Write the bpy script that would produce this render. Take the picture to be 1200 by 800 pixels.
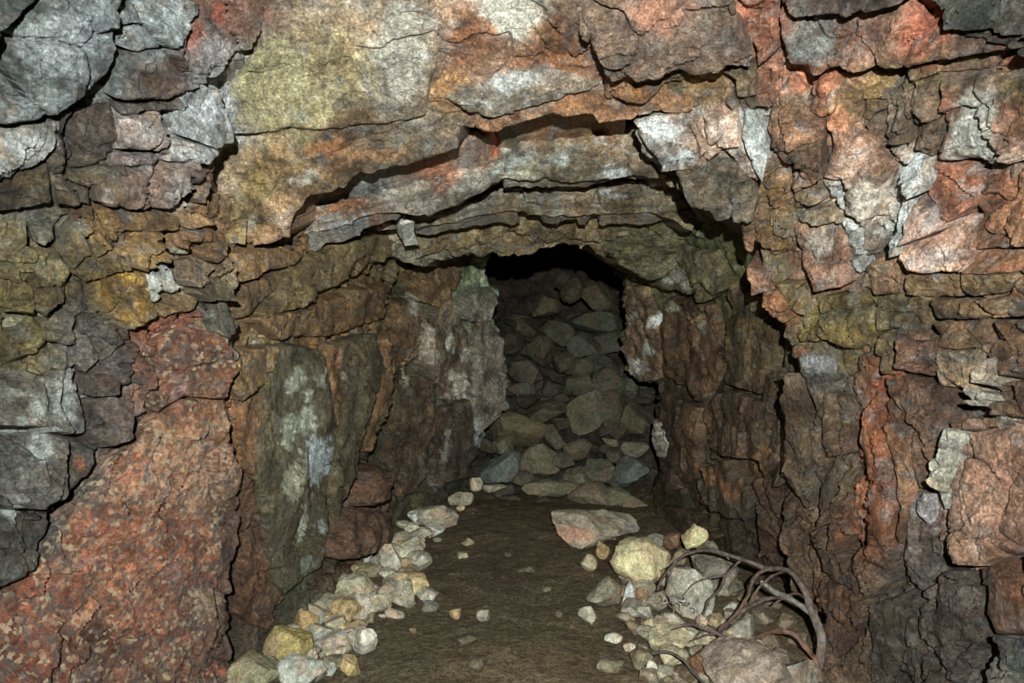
import bpy, math, random
import numpy as np
from mathutils import Vector

# ------------------------------------------------------------------ scene, camera, light
for o in list(bpy.data.objects):
    bpy.data.objects.remove(o)
SC = bpy.context.scene
COL = SC.collection
H = 1.35          # camera height (m)
F = 800.0         # focal length in photo pixels (1200 x 800)
cam_d = bpy.data.cameras.new('camera')
cam_d.lens = 24.0
cam_d.sensor_width = 36.0
cam_d.clip_start = 0.02
cam = bpy.data.objects.new('camera', cam_d)
COL.objects.link(cam)
cam.location = (0, 0, H)
cam.rotation_euler = (math.radians(90), 0, 0)
SC.camera = cam

W = bpy.data.worlds.new('cave_dark')
SC.world = W
W.use_nodes = True
W.node_tree.nodes['Background'].inputs[0].default_value = (0.55, 0.7, 0.75, 1)
W.node_tree.nodes['Background'].inputs[1].default_value = 0.001

fl = bpy.data.lights.new('camera_flash', 'POINT')   # the photographer's flash, held above and behind the lens
fl.energy = 1080.0
fl.shadow_soft_size = 0.02
fl.color = (0.965, 1.0, 0.93)
flo = bpy.data.objects.new('camera_flash', fl)
COL.objects.link(flo)
flo.location = (0.03, -0.45, H + 0.26)

SC.view_settings.view_transform = 'Standard'
SC.view_settings.look = 'None'
SC.view_settings.gamma = 1.0
SC.view_settings.use_curve_mapping = False
SC.view_settings.exposure = 0.0

# ------------------------------------------------------------------ numeric helpers
def h01(ix, iy, iz, seed):
    n = (ix.astype(np.int64) * 374761393 + iy.astype(np.int64) * 668265263 +
         iz.astype(np.int64) * 2147483647 * 3 + seed * 1274126177) & 0xffffffff
    n = ((n ^ (n >> 13)) * 1274126177) & 0xffffffff
    n = ((n ^ (n >> 16)) * 2246822519) & 0xffffffff
    n = n ^ (n >> 15)
    return (n & 0xffffff) / float(0x1000000)

NTAB = (np.random.RandomState(77).rand(64 * 64 * 64) * 2 - 1).astype(np.float32)
def vnoise(p, seed=0):
    """smooth value noise, -1..1, p = (n,3)"""
    f = np.floor(p)
    t = p - f
    t = t * t * t * (t * (t * 6 - 15) + 10)
    i = f.astype(np.int64)
    x = (i[:, 0] + seed * 13) & 63; y = (i[:, 1] + seed * 29) & 63; z = (i[:, 2] + seed * 7) & 63
    x1, y1, z1 = ((x + 1) & 63) << 12, ((y + 1) & 63) << 6, (z + 1) & 63
    x, y = x << 12, y << 6
    tx, ty, tz = t[:, 0], t[:, 1], t[:, 2]
    def lz(a):
        v0 = NTAB[a + z]
        return v0 + (NTAB[a + z1] - v0) * tz
    def ly(a):
        v0 = lz(a + y)
        return v0 + (lz(a + y1) - v0) * ty
    v0 = ly(x)
    return v0 + (ly(x1) - v0) * tx

def fbm(p, octaves=4, seed=0, gain=0.5):
    a, s, r = 1.0, 0.0, 0
    q = p.copy()
    for k in range(octaves):
        r = r + a * vnoise(q, seed + k * 17)
        s += a
        a *= gain
        q = q * 2.03 + 11.7
    return r / s * 1.5

def facets(p, seed=0):
    """3-D cells, each a tilted plane: returns plane offset, cell height, distance to cell edge, cell id"""
    f = np.floor(p).astype(np.int64)
    n = len(p)
    b1 = np.full(n, 1e9); b2 = np.full(n, 1e9)
    bc = f.copy(); bq = np.zeros((n, 3))
    for dx in (-1, 0, 1):
        for dy in (-1, 0, 1):
            for dz in (-1, 0, 1):
                c = f + np.array([dx, dy, dz])
                k = c[:, 0] * 73856093 ^ c[:, 1] * 19349663 ^ c[:, 2] * 83492791 ^ (seed * 9176)
                k = (k & 0xffffffff) * 2654435761 & 0xffffffff
                k = ((k ^ (k >> 15)) * 2246822519) & 0xffffffff
                k = k ^ (k >> 13)
                q = p - c - np.stack([k & 1023, (k >> 10) & 1023, (k >> 20) & 1023], 1) / 1024.0
                d2 = (q * q).sum(1)
                m = d2 < b1
                b2 = np.where(m, b1, np.minimum(b2, d2))
                b1 = np.where(m, d2, b1)
                bc[m] = c[m]; bq[m] = q[m]
    cx, cy, cz = bc[:, 0], bc[:, 1], bc[:, 2]
    off = (bq[:, 0] * (h01(cx, cy, cz, seed + 3) - .5) + bq[:, 1] * (h01(cx, cy, cz, seed + 4) - .5) +
           bq[:, 2] * (h01(cx, cy, cz, seed + 5) - .5)) * 2
    hh = h01(cx, cy, cz, seed + 6)
    return off, hh - .5, np.sqrt(b2) - np.sqrt(b1)

def unproj(u, v, d):
    return np.stack([(u - 600) / F * d, d, H - (v - 400) / F * d], -1)

def lin(c):
    c = np.asarray(c, float) / 255.0
    return np.where(c <= .04045, c / 12.92, ((c + .055) / 1.055) ** 2.4)

class Layer:
    """a rock surface given by measured points (u, v, distance); 1/distance is interpolated (planes stay planes)"""
    def __init__(self, pts):
        a = np.array(pts, float)
        self.p = a[:, :2] / 400.0
        n = len(a)
        K = self.k(self.p, self.p) + np.eye(n) * 0.02
        P = np.hstack([np.ones((n, 1)), self.p])
        A = np.block([[K, P], [P.T, np.zeros((3, 3))]])
        self.w = np.linalg.solve(A, np.concatenate([1 / a[:, 2], np.zeros(3)]))
        self.lo = (1 / a[:, 2]).min() * .9; self.hi = (1 / a[:, 2]).max() * 1.1
    @staticmethod
    def k(a, b):
        r = np.sqrt(((a[:, None] - b[None]) ** 2).sum(-1))
        return r
    def d(self, u, v):
        q = np.stack([np.ravel(u), np.ravel(v)], 1) / 400.0
        r = self.k(q, self.p) @ self.w[:len(self.p)] + self.w[-3] + q @ self.w[-2:]
        return 1 / np.clip(r, self.lo, self.hi)
    def pos(self, u, v):
        return unproj(u, v, self.d(u, v))
    def nrm(self, u, v):
        e = 6.0
        a = self.pos(u + e, v) - self.pos(u - e, v)
        b = self.pos(u, v + e) - self.pos(u, v - e)
        n = np.cross(a, b)
        n /= np.linalg.norm(n, axis=1)[:, None] + 1e-12
        flip = (n * (np.array([0, 0, H]) - self.pos(u, v))).sum(1) < 0
        n[flip] *= -1
        return n

LAY = {
 'left': Layer([(0,0,1.55),(150,0,1.75),(320,0,2.15),(0,200,1.7),(140,200,1.85),(265,200,2.25),(0,400,1.8),(140,400,2.0),
    (280,400,2.4),(0,650,1.75),(130,560,1.98),(270,560,2.45),(0,800,1.7),(130,800,2.05),(260,800,2.6),
    (-400,-300,1.15),(-400,400,1.2),(-400,1000,1.15),(250,1000,2.3),(345,-400,1.7)]),
 'top': Layer([(270,280,2.5),(340,250,2.5),(420,190,2.5),(545,150,2.55),(640,130,2.55),(730,130,2.55),(815,130,2.5),(270,150,2.35),
    (450,100,2.35),(600,60,2.3),(350,0,2.1),(600,0,2.15),(700,0,2.1),(880,80,2.35),(900,0,2.1),(300,-400,1.4),(900,-400,1.4)]),
 'right': Layer([(740,150,2.6),(790,220,2.7),(900,290,2.75),(935,400,2.8),(912,520,2.9),(935,615,3.1),(950,700,3.03),(972,800,2.76),(1005,790,2.68),(900,0,2.15),
    (1000,200,2.35),(1050,400,2.4),(1050,600,2.35),(1200,0,1.75),(1200,200,1.9),(1200,400,2.0),(1200,600,1.95),(1200,800,1.9),(1060,790,2.5),
    (900,-400,1.5),(1600,-300,1.1),(1600,400,1.25),(1600,1000,1.2)]),
 'ringA': Layer([(345,250,2.95),(420,200,2.98),(545,170,3.05),(700,145,3.05),(345,275,2.9),(480,245,2.95),(600,208,3.02),(730,200,3.02),(780,205,2.95),(600,100,3.1)]),
 'ringB': Layer([(460,250,3.4),(580,215,3.5),(700,208,3.5),(790,225,3.4),(490,262,3.4),(620,247,3.45),(750,246,3.4),(600,150,3.55)]),
 'ringC': Layer([(470,265,3.7),(620,247,3.75),(760,246,3.65),(540,288,4.0),(640,286,4.15),(720,308,4.1),(560,296,4.1),(600,180,3.7),(800,270,3.8)]),
 'W1': Layer([(285,300,2.55),(285,400,2.55),(285,560,2.6),(262,760,2.65),(350,290,2.9),(420,270,3.3),(475,250,3.9),(350,420,3.1),(350,600,3.1),
    (400,420,3.6),(400,640,3.7),(460,350,4.5),(460,450,4.5),(440,560,4.4),(450,640,4.5),(300,800,2.8),(200,600,2.4)]),
 'W2': Layer([(440,300,4.3),(470,400,4.8),(460,560,4.9),(520,290,4.9),(540,400,5.5),(520,580,5.6),(575,320,5.8),(590,420,6.0),(592,480,6.0),(555,570,6.2),(650,400,6.5)]),
 'W3': Layer([(930,360,3.05),(940,450,3.05),(925,560,3.1),(960,700,3.5),(970,800,3.4),(870,275,3.3),(790,235,3.6),(740,250,4.4),(724,310,5.4),(800,350,4.4),(800,500,4.7),
    (800,620,4.9),(860,450,3.8),(860,620,3.9),(735,420,5.7),(766,480,5.7),(768,540,5.8),(757,600,5.8),(680,400,6.2)]),
 'pile': Layer([(560,620,5.6),(760,620,5.4),(570,560,6.2),(760,560,6.1),(590,480,6.7),(750,480,6.6),(590,400,7.1),(730,400,7.0),(600,330,7.8),(720,330,7.4),(660,300,8.0),(400,400,7.2),(900,400,7.0)]),
 'back': Layer([(500,200,8.6),(800,200,8.4),(500,650,8.4),(800,650,8.2)]),
}

# ------------------------------------------------------------------ colours read off the photograph (u, v, r, g, b)
SAMP = {}
SAMP['front'] = """60 60 150 160 165;20 20 95 105 105;110 100 110 118 122;30 130 120 125 120;30 175 160 165 165;180 40 135 145 148;200 90 120 95 85;280 30 135 95 85;270 70 150 145 150;
245 120 175 180 185;170 155 165 155 150;100 160 95 80 70;100 200 95 80 65;180 215 135 110 100;215 225 150 135 130;30 220 105 90 65;40 280 122 108 68;50 265 125 125 105;120 260 142 110 66;
165 290 160 122 66;60 345 118 104 60;100 300 120 102 62;150 345 175 135 60;200 325 160 165 160;235 260 155 115 75;235 310 138 110 76;20 380 132 120 68;90 370 100 95 80;100 400 115 110 105;
200 385 155 85 65;245 350 110 105 85;265 390 95 90 75;130 420 100 90 85;30 420 100 90 60;40 480 165 172 165;80 475 160 168 168;50 525 140 145 140;110 500 95 88 82;20 560 85 80 75;90 560 95 92 88;
20 640 75 72 68;60 600 85 82 78;180 430 120 75 65;210 455 165 100 95;150 500 100 80 72;190 510 175 122 92;240 470 140 90 65;170 560 185 115 88;120 620 185 110 84;220 560 175 125 105;220 640 168 98 74;
140 700 182 110 84;60 700 168 98 76;30 770 130 70 55;120 770 125 75 60;200 760 120 75 62;240 690 115 70 60;265 600 110 75 60;
310 90 168 160 124;400 80 160 145 105;470 70 185 180 165;430 30 170 150 125;350 140 158 150 112;600 10 205 200 185;560 50 165 105 75;620 80 165 110 85;580 85 175 150 135;660 60 150 95 65;530 110 150 110 75;
600 105 170 170 165;400 170 120 95 70;330 190 136 112 78;300 240 138 118 80;330 270 165 130 100;470 180 120 105 85;500 165 115 105 90;620 125 130 125 115;650 130 165 105 75;
750 15 190 125 105;700 30 130 110 95;730 70 115 95 85;830 55 140 105 90;800 20 170 115 95;750 100 165 110 70;830 95 165 130 80;800 120 120 110 80;870 110 120 100 80;950 50 130 125 120;1000 40 165 120 105;
1080 35 190 105 85;1150 20 85 90 85;1180 60 170 105 85;1000 5 110 95 85;880 30 185 110 90;900 90 190 125 105;960 95 195 120 95;1030 100 150 120 75;1080 95 125 110 75;1190 90 140 125 85;
780 165 175 180 180;800 150 190 170 160;840 155 200 160 140;880 150 160 165 165;850 180 185 160 145;840 225 105 95 80;870 225 120 95 70;900 230 130 95 60;930 170 130 95 80;930 150 135 95 75;980 140 195 125 100;
1000 190 190 150 130;1010 230 205 190 175;940 130 150 125 105;1000 120 150 120 85;1050 130 125 110 95;1070 150 135 115 95;1100 130 165 100 80;1140 140 190 185 175;1150 170 180 180 170;1185 140 180 125 105;
1060 210 175 180 180;1060 270 175 185 185;1110 220 195 120 100;1100 290 190 140 120;1090 270 200 180 170;1170 240 175 110 80;1180 300 160 100 75;1120 335 125 100 70;1040 200 130 95 75;960 290 155 130 115;
960 320 165 105 85;930 255 135 120 95;1000 300 125 115 105;1020 320 120 100 75;1030 370 115 105 75;1000 380 120 105 60;960 380 115 100 58;920 350 130 85 60;900 330 125 85 65;1100 360 120 100 70;1180 370 130 95 70;
1140 390 130 100 75;1060 410 130 95 80;1120 430 140 125 105;1190 420 125 95 75;1150 460 150 145 135;1100 470 120 90 75;1180 450 140 100 80;980 400 120 105 60;960 430 95 90 85;1040 440 160 85 55;1020 500 155 86 58;
1025 560 142 80 56;1030 620 132 76 52;980 480 100 82 65;970 560 90 75 60;950 500 90 75 58;1060 520 115 80 62;1080 480 105 80 70;1075 580 130 120 120;1080 640 95 85 80;1060 680 85 72 62;
1150 530 185 138 118;1150 600 182 140 120;1190 560 175 128 110;1140 640 168 128 108;1190 640 152 110 94;1130 690 95 85 80;1190 700 120 75 58;1190 750 115 118 120;1130 760 75 65 58;1060 760 75 68 60;990 700 96 66 52;
1000 760 92 70 56;950 640 92 70 54;930 560 85 68 52;925 480 85 66 50"""
SAMP['ring'] = """430 225 120 125 125;500 200 170 105 85;560 185 140 110 95;600 195 130 130 115;650 150 150 105 75;700 150 140 110 80;480 225 125 120 112;400 250 125 115 105;370 235 130 128 120;420 245 140 95 70;560 205 130 125 115;660 185 120 110 90;
640 225 105 100 85;700 225 105 95 80;740 230 95 85 70;560 235 90 88 80;640 240 95 90 78;520 265 95 85 60;600 262 95 80 58;680 262 100 82 58;740 262 85 78 52;560 280 85 75 52;750 180 130 110 90;500 245 110 108 100"""
SAMP['W1'] = """300 310 120 85 60;350 310 125 85 55;420 290 105 85 55;300 350 120 85 55;360 360 125 80 50;430 330 100 80 52;300 420 125 95 60;400 420 120 75 50;300 490 135 80 55;340 440 85 80 60;330 560 75 70 48;300 600 100 70 52;
390 560 85 75 50;430 440 75 68 50;445 440 105 70 45;410 520 70 62 45;300 700 75 58 48;340 680 75 72 55;430 570 85 50 45;425 625 90 58 50;385 640 80 55 40;290 560 80 62 55;285 640 80 62 52;310 640 120 72 55"""
SAMP['W2'] = """500 310 80 62 38;540 300 72 62 42;470 420 68 52 36;500 440 65 52 40;530 430 80 72 62;575 420 95 85 75;575 470 98 92 85;520 500 48 38 30;470 520 58 46 34;540 540 50 44 40;480 580 62 50 38;520 570 48 40 32;575 320 105 108 92"""
SAMP['W3'] = """760 300 72 68 48;800 280 80 74 46;860 310 78 68 42;780 340 82 70 50;750 400 90 72 55;800 400 72 52 36;850 400 68 52 36;900 420 80 62 40;800 480 68 50 38;860 470 62 46 36;830 520 75 55 38;790 560 55 44 32;
850 560 85 55 38;880 600 62 42 30;800 600 60 46 34;900 640 70 48 36;870 340 85 72 45"""
SAMP['pile'] = """600 350 40 34 28;700 350 50 46 34;620 430 46 44 34;700 430 50 48 38;620 520 56 52 38;700 520 56 54 42;650 590 62 58 44"""
SET_OF = {'left': 'front', 'top': 'front', 'right': 'front', 'ringA': 'ring', 'ringB': 'ring', 'ringC': 'ring',
          'W1': 'W1', 'W2': 'W2', 'W3': 'W3', 'pile': 'pile', 'back': 'pile'}
GAIN = 0.62
def albedo(seen, d):
    c = lin(seen) * ((np.asarray(d)[..., None] + .45) / 2.75) ** 2 * GAIN
    w = np.clip((c[..., 0] / (c[..., 2] + 1e-6) - 1.3) / 1.0, 0, 1)      # reds read from the screen lean to orange
    w = w * np.clip((.62 - c[..., 1] / (c[..., 0] + 1e-6)) / .2, 0, 1)
    c = c * np.stack([1 - .03 * w, 1 + .05 * w, 1 - .08 * w], -1)
    c = c * .9 + c.mean(-1, keepdims=True) * np.array([1.04, 1.0, .9]) * .1
    return np.clip(c, .004, .72)
SMAP = {}
def get_samples(layer):
    if layer not in SMAP:
        a = np.array([[float(x) for x in s.split()] for s in SAMP[SET_OF[layer]].replace('\n', '').split(';') if s.strip()])
        d = LAY[layer].d(a[:, 0], a[:, 1])
        if layer in ('W2', 'W3'):
            a[:, 2:5] *= np.array([.87, .95, .90])
        if layer in ('W1', 'W2', 'W3', 'ringC'):
            a[:, 2:5] *= np.array([.92, .99, .95])
        SMAP[layer] = (a[:, :2], albedo(a[:, 2:5], d))
    return SMAP[layer]

def map_colour(layer, u, v):
    s, c = get_samples(layer)
    num = np.zeros((len(u), 3)); den = np.zeros(len(u))
    near = [i for i in range(len(s)) if u.min() - 140 < s[i, 0] < u.max() + 140 and v.min() - 140 < s[i, 1] < v.max() + 140]
    for i in (near if len(near) > 3 else range(len(s))):
        r2 = (u - s[i, 0]) ** 2 + (v - s[i, 1]) ** 2 + 30.0
        w = r2 ** -2.2
        num += w[:, None] * c[i]; den += w
    return num / den[:, None]

# mineral patches with their own outline: layer, u, v, ru, rv, rotation, seen colour, softness
BLOBS = []
def blob(layer, u, v, ru, rv, rot, c, soft=.25, s=1.0):
    BLOBS.append((layer, u, v, ru, rv, math.radians(rot), c, soft, s, float(LAY[layer].d(np.array([u]), np.array([v]))[0])))

def colour_at(layer, u, v, P, seed, own=None, vary=1.0, chip=None):
    """linear albedo per vertex"""
    wu = fbm(P * 9, 3, 5) * 11 + fbm(P * 40, 2, 6) * 4
    wv = fbm(P * 9 + 31, 3, 7) * 11 + fbm(P * 40 + 9, 2, 8) * 4
    uu, vv = u + wu, v + wv
    c = map_colour(layer, uu, vv)
    if own is not None:
        c = c * .12 + own * .88
    n1 = fbm(P * 14, 4, 21 + seed % 3)
    n2 = fbm(P * np.array([22, 22, 30]) + 7, 4, 44)
    n3 = fbm(P * 55, 3, 61)
    lum = c.mean(1, keepdims=True)
    rust = np.array([1.42, .86, .42]); grey = np.array([.98, 1.03, 1.04]); 
    k = np.clip(n2 * 1.6 - .25, 0, 1)[:, None] * .34 * vary
    c = c * (1 - k) + lum * rust * k
    n5 = fbm(P * 10 + 17, 4, 48)
    k = np.clip(n5 * 1.8 - .3, 0, 1)[:, None] * .34 * vary
    c = c * (1 - k) + lum * np.array([1.10, .95, .60]) * k
    k = np.clip(-n5 * 1.9 - .3, 0, 1)[:, None] * .7 * vary
    c = c * (1 - k * np.array([.55, .62, .68]))
    k = np.clip(-n2 * 1.6 - .3, 0, 1)[:, None] * .6 * vary
    c = c * (1 - k) + lum * grey * 1.15 * k
    c = c * np.clip(1 + n1 * .62 * vary + n3 * .30 * vary, .2, 2.1)[:, None]
    if chip is not None:
        c = c * np.clip(1 + (chip[0] * .55 + chip[1] * .45) * vary, .3, 1.8)[:, None]
        k = np.clip(chip[1] * 3 - .7, 0, 1)[:, None] * .5 * vary
        c = c * (1 - k) + c.mean(1, keepdims=True) * np.array([1.05, 1.1, 1.1]) * k
    for (L, bu, bv, ru, rv, rot, bc, soft, s, bd) in BLOBS:
        if L != layer:
            continue
        x = u + wu * .45 - bu; y = v + wv * .45 - bv
        a = (x * math.cos(rot) + y * math.sin(rot)) / ru
        b = (-x * math.sin(rot) + y * math.cos(rot)) / rv
        r = np.sqrt(a * a + b * b)
        if r.min() > 1:
            continue
        m = np.clip((1 - r + n3 * .25) / soft, 0, 1) * s
        if m.max() <= 0:
            continue
        t = albedo(np.array(bc), np.array(bd)) * np.clip(1 + n3 * .25 + n1 * .15, .5, 1.5)[:, None]
        c = c * (1 - m[:, None]) + t * m[:, None]
    return np.clip(c, .003, .8)

# ------------------------------------------------------------------ materials
def rock_material(name, grain=1.0, rough=.5, bump=.85, spec=.36, coarse=0.0):
    m = bpy.data.materials.new(name)
    m.use_nodes = True
    nt = m.node_tree; N = nt.nodes; L = nt.links
    b = N['Principled BSDF']
    geo = N.new('ShaderNodeNewGeometry')
    at = N.new('ShaderNodeAttribute'); at.attribute_name = 'mineral'
    def noise(scale, det, ro=.6):
        n = N.new('ShaderNodeTexNoise'); n.inputs['Scale'].default_value = scale
        n.inputs['Detail'].default_value = det; n.inputs['Roughness'].default_value = ro
        L.new(geo.outputs['Position'], n.inputs['Vector']); return n
    def ramp(src, lo, hi, a, c):
        r = N.new('ShaderNodeMapRange'); r.inputs[1].default_value = lo; r.inputs[2].default_value = hi
        r.inputs[3].default_value = a; r.inputs[4].default_value = c
        L.new(src, r.inputs[0]); return r.outputs[0]
    def mul(a, fac_out):
        x = N.new('ShaderNodeVectorMath'); x.operation = 'SCALE'
        L.new(a, x.inputs[0]); L.new(fac_out, x.inputs['Scale']); return x.outputs[0]
    n1 = noise(42, 8, .72); n2 = noise(130, 5, .75)
    c = mul(at.outputs['Color'], ramp(n1.outputs['Fac'], .36, .64, 1 - .45 * grain, 1 + .5 * grain))
    c = mul(c, ramp(n2.outputs['Fac'], .37, .63, 1 - .5 * grain, 1 + .55 * grain))
    nf = noise(85, 5, .75)
    c = mul(c, ramp(nf.outputs['Fac'], .55, .66, 1.0, 1 + .8 * grain))
    if coarse:
        v = N.new('ShaderNodeTexVoronoi'); v.inputs['Scale'].default_value = 75
        L.new(geo.outputs['Position'], v.inputs['Vector'])
        sep = N.new('ShaderNodeSeparateColor'); L.new(v.outputs['Color'], sep.inputs[0])
        mx = N.new('ShaderNodeMix'); mx.data_type = 'RGBA'
        nm = noise(14, 3, .6)
        wv = N.new('ShaderNodeVectorMath'); wv.operation = 'MULTIPLY_ADD'
        nw = noise(60, 3, .6); L.new(nw.outputs['Color'], wv.inputs[0]); wv.inputs[1].default_value = (.02, .02, .02); L.new(geo.outputs['Position'], wv.inputs[2])
        L.new(wv.outputs[0], v.inputs['Vector'])
        pm = N.new('ShaderNodeMath'); pm.operation = 'MULTIPLY'
        L.new(ramp(sep.outputs[0], .68, .82, 0, coarse), pm.inputs[0]); L.new(ramp(nm.outputs['Fac'], .38, .56, .15, 1), pm.inputs[1])
        L.new(pm.outputs[0], mx.inputs[0])
        L.new(c, mx.inputs[6]); mx.inputs[7].default_value = (.34, .27, .18, 1)
        mx2 = N.new('ShaderNodeMix'); mx2.data_type = 'RGBA'
        L.new(ramp(sep.outputs[1], .76, .82, 0, coarse), mx2.inputs[0])
        L.new(mx.outputs[2], mx2.inputs[6]); mx2.inputs[7].default_value = (.055, .05, .05, 1)
        c = mx2.outputs[2]
    L.new(c, b.inputs['Base Color'])
    b.inputs['Specular IOR Level'].default_value = spec
    L.new(ramp(n1.outputs['Fac'], .3, .7, rough - .15, rough + .2), b.inputs['Roughness'])
    h1 = noise(34, 10, .74)
    v2 = N.new('ShaderNodeTexVoronoi'); v2.inputs['Scale'].default_value = 38; v2.feature = 'F1'
    L.new(geo.outputs['Position'], v2.inputs['Vector'])
    ad = N.new('ShaderNodeMath'); ad.operation = 'MULTIPLY_ADD'
    L.new(v2.outputs['Distance'], ad.inputs[0]); ad.inputs[1].default_value = .25; L.new(h1.outputs['Fac'], ad.inputs[2])
    bp = N.new('ShaderNodeBump'); bp.inputs['Strength'].default_value = bump; bp.inputs['Distance'].default_value = .04
    L.new(ad.outputs[0], bp.inputs['Height'])
    L.new(bp.outputs[0], b.inputs['Normal'])
    return m
M_ROCK = rock_material('wall_rock')
M_GRAN = rock_material('red_granite', grain=.9, rough=.42, bump=.85, spec=.4, coarse=.7)
M_STONE = rock_material('rubble_stone', grain=.75, rough=.7, bump=.5, spec=.25)
M_DIRT = rock_material('trodden_dirt', grain=.95, rough=.85, bump=.7, spec=.1)

# ------------------------------------------------------------------ mesh builders
def raw_mesh(name, V, quads, cols, mat, smooth_angle=24):
    me = bpy.data.meshes.new(name)
    nv, nq = len(V), len(quads)
    k = quads.shape[1]
    me.vertices.add(nv); me.vertices.foreach_set('co', V.astype(np.float32).ravel())
    me.loops.add(nq * k); me.loops.foreach_set('vertex_index', quads.astype(np.int32).ravel())
    me.polygons.add(nq); me.polygons.foreach_set('loop_start', np.arange(0, nq * k, k, dtype=np.int32))
    me.update(calc_edges=True)
    a = me.attributes.new('mineral', 'FLOAT_COLOR', 'POINT')
    a.data.foreach_set('color', np.hstack([cols, np.ones((nv, 1))]).astype(np.float32).ravel())
    me.polygons.foreach_set('use_smooth', np.ones(nq, bool))
    me.set_sharp_from_angle(angle=math.radians(smooth_angle))
    me.materials.append(mat)
    me.validate()
    return me

def link(name, me, parent=None, loc=None):
    o = bpy.data.objects.new(name, me)
    COL.objects.link(o)
    if parent is not None:
        o.parent = parent
    if loc is not None:
        o.location = loc
    return o

def densify(poly, step, jit, seed):
    poly = np.array(poly, float)
    out = []
    for i in range(len(poly)):
        a, b = poly[i], poly[(i + 1) % len(poly)]
        n = max(1, int(np.linalg.norm(b - a) / step))
        for k in range(n):
            out.append(a + (b - a) * k / n)
    out = np.array(out)
    if jit:
        q = np.hstack([out / 26.0, np.full((len(out), 1), seed * .37)])
        q2 = np.hstack([out / 9.0, np.full((len(out), 1), seed * .37 + 5)])
        out = out + jit * np.stack([fbm(q, 2, 3) + .5 * vnoise(q2, 4), fbm(q + 50, 2, 3) + .5 * vnoise(q2 + 50, 4)], 1)
    return out

def inside(poly, u, v):
    r = np.zeros(len(u), bool)
    x1, y1 = poly[:, 0], poly[:, 1]
    x2, y2 = np.roll(x1, -1), np.roll(y1, -1)
    for i in range(len(poly)):
        if y1[i] == y2[i]:
            continue
        c = ((y1[i] > v) != (y2[i] > v)) & (u < (x2[i] - x1[i]) * (v - y1[i]) / (y2[i] - y1[i]) + x1[i])
        r ^= c
    return r

def nearest(poly, u, v, chunk=4000):
    a = poly; b = np.roll(poly, -1, 0); ab = b - a
    L2 = (ab ** 2).sum(1) + 1e-9
    D = np.empty(len(u)); Q = np.empty((len(u), 2))
    for s in range(0, len(u), chunk):
        pu = u[s:s + chunk].astype(np.float32)[:, None]; pv = v[s:s + chunk].astype(np.float32)[:, None]
        ax, ay, bx, by = [x.astype(np.float32)[None] for x in (a[:, 0], a[:, 1], ab[:, 0], ab[:, 1])]
        il = (1 / L2).astype(np.float32)[None]
        t = np.clip(((pu - ax) * bx + (pv - ay) * by) * il, 0, 1)
        qx = ax + t * bx; qy = ay + t * by
        d2 = (pu - qx) ** 2 + (pv - qy) ** 2
        j = d2.argmin(1); k = np.arange(len(pu))
        D[s:s + chunk] = np.sqrt(d2[k, j]); Q[s:s + chunk] = np.stack([qx[k, j], qy[k, j]], 1)
    return D, Q

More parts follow.
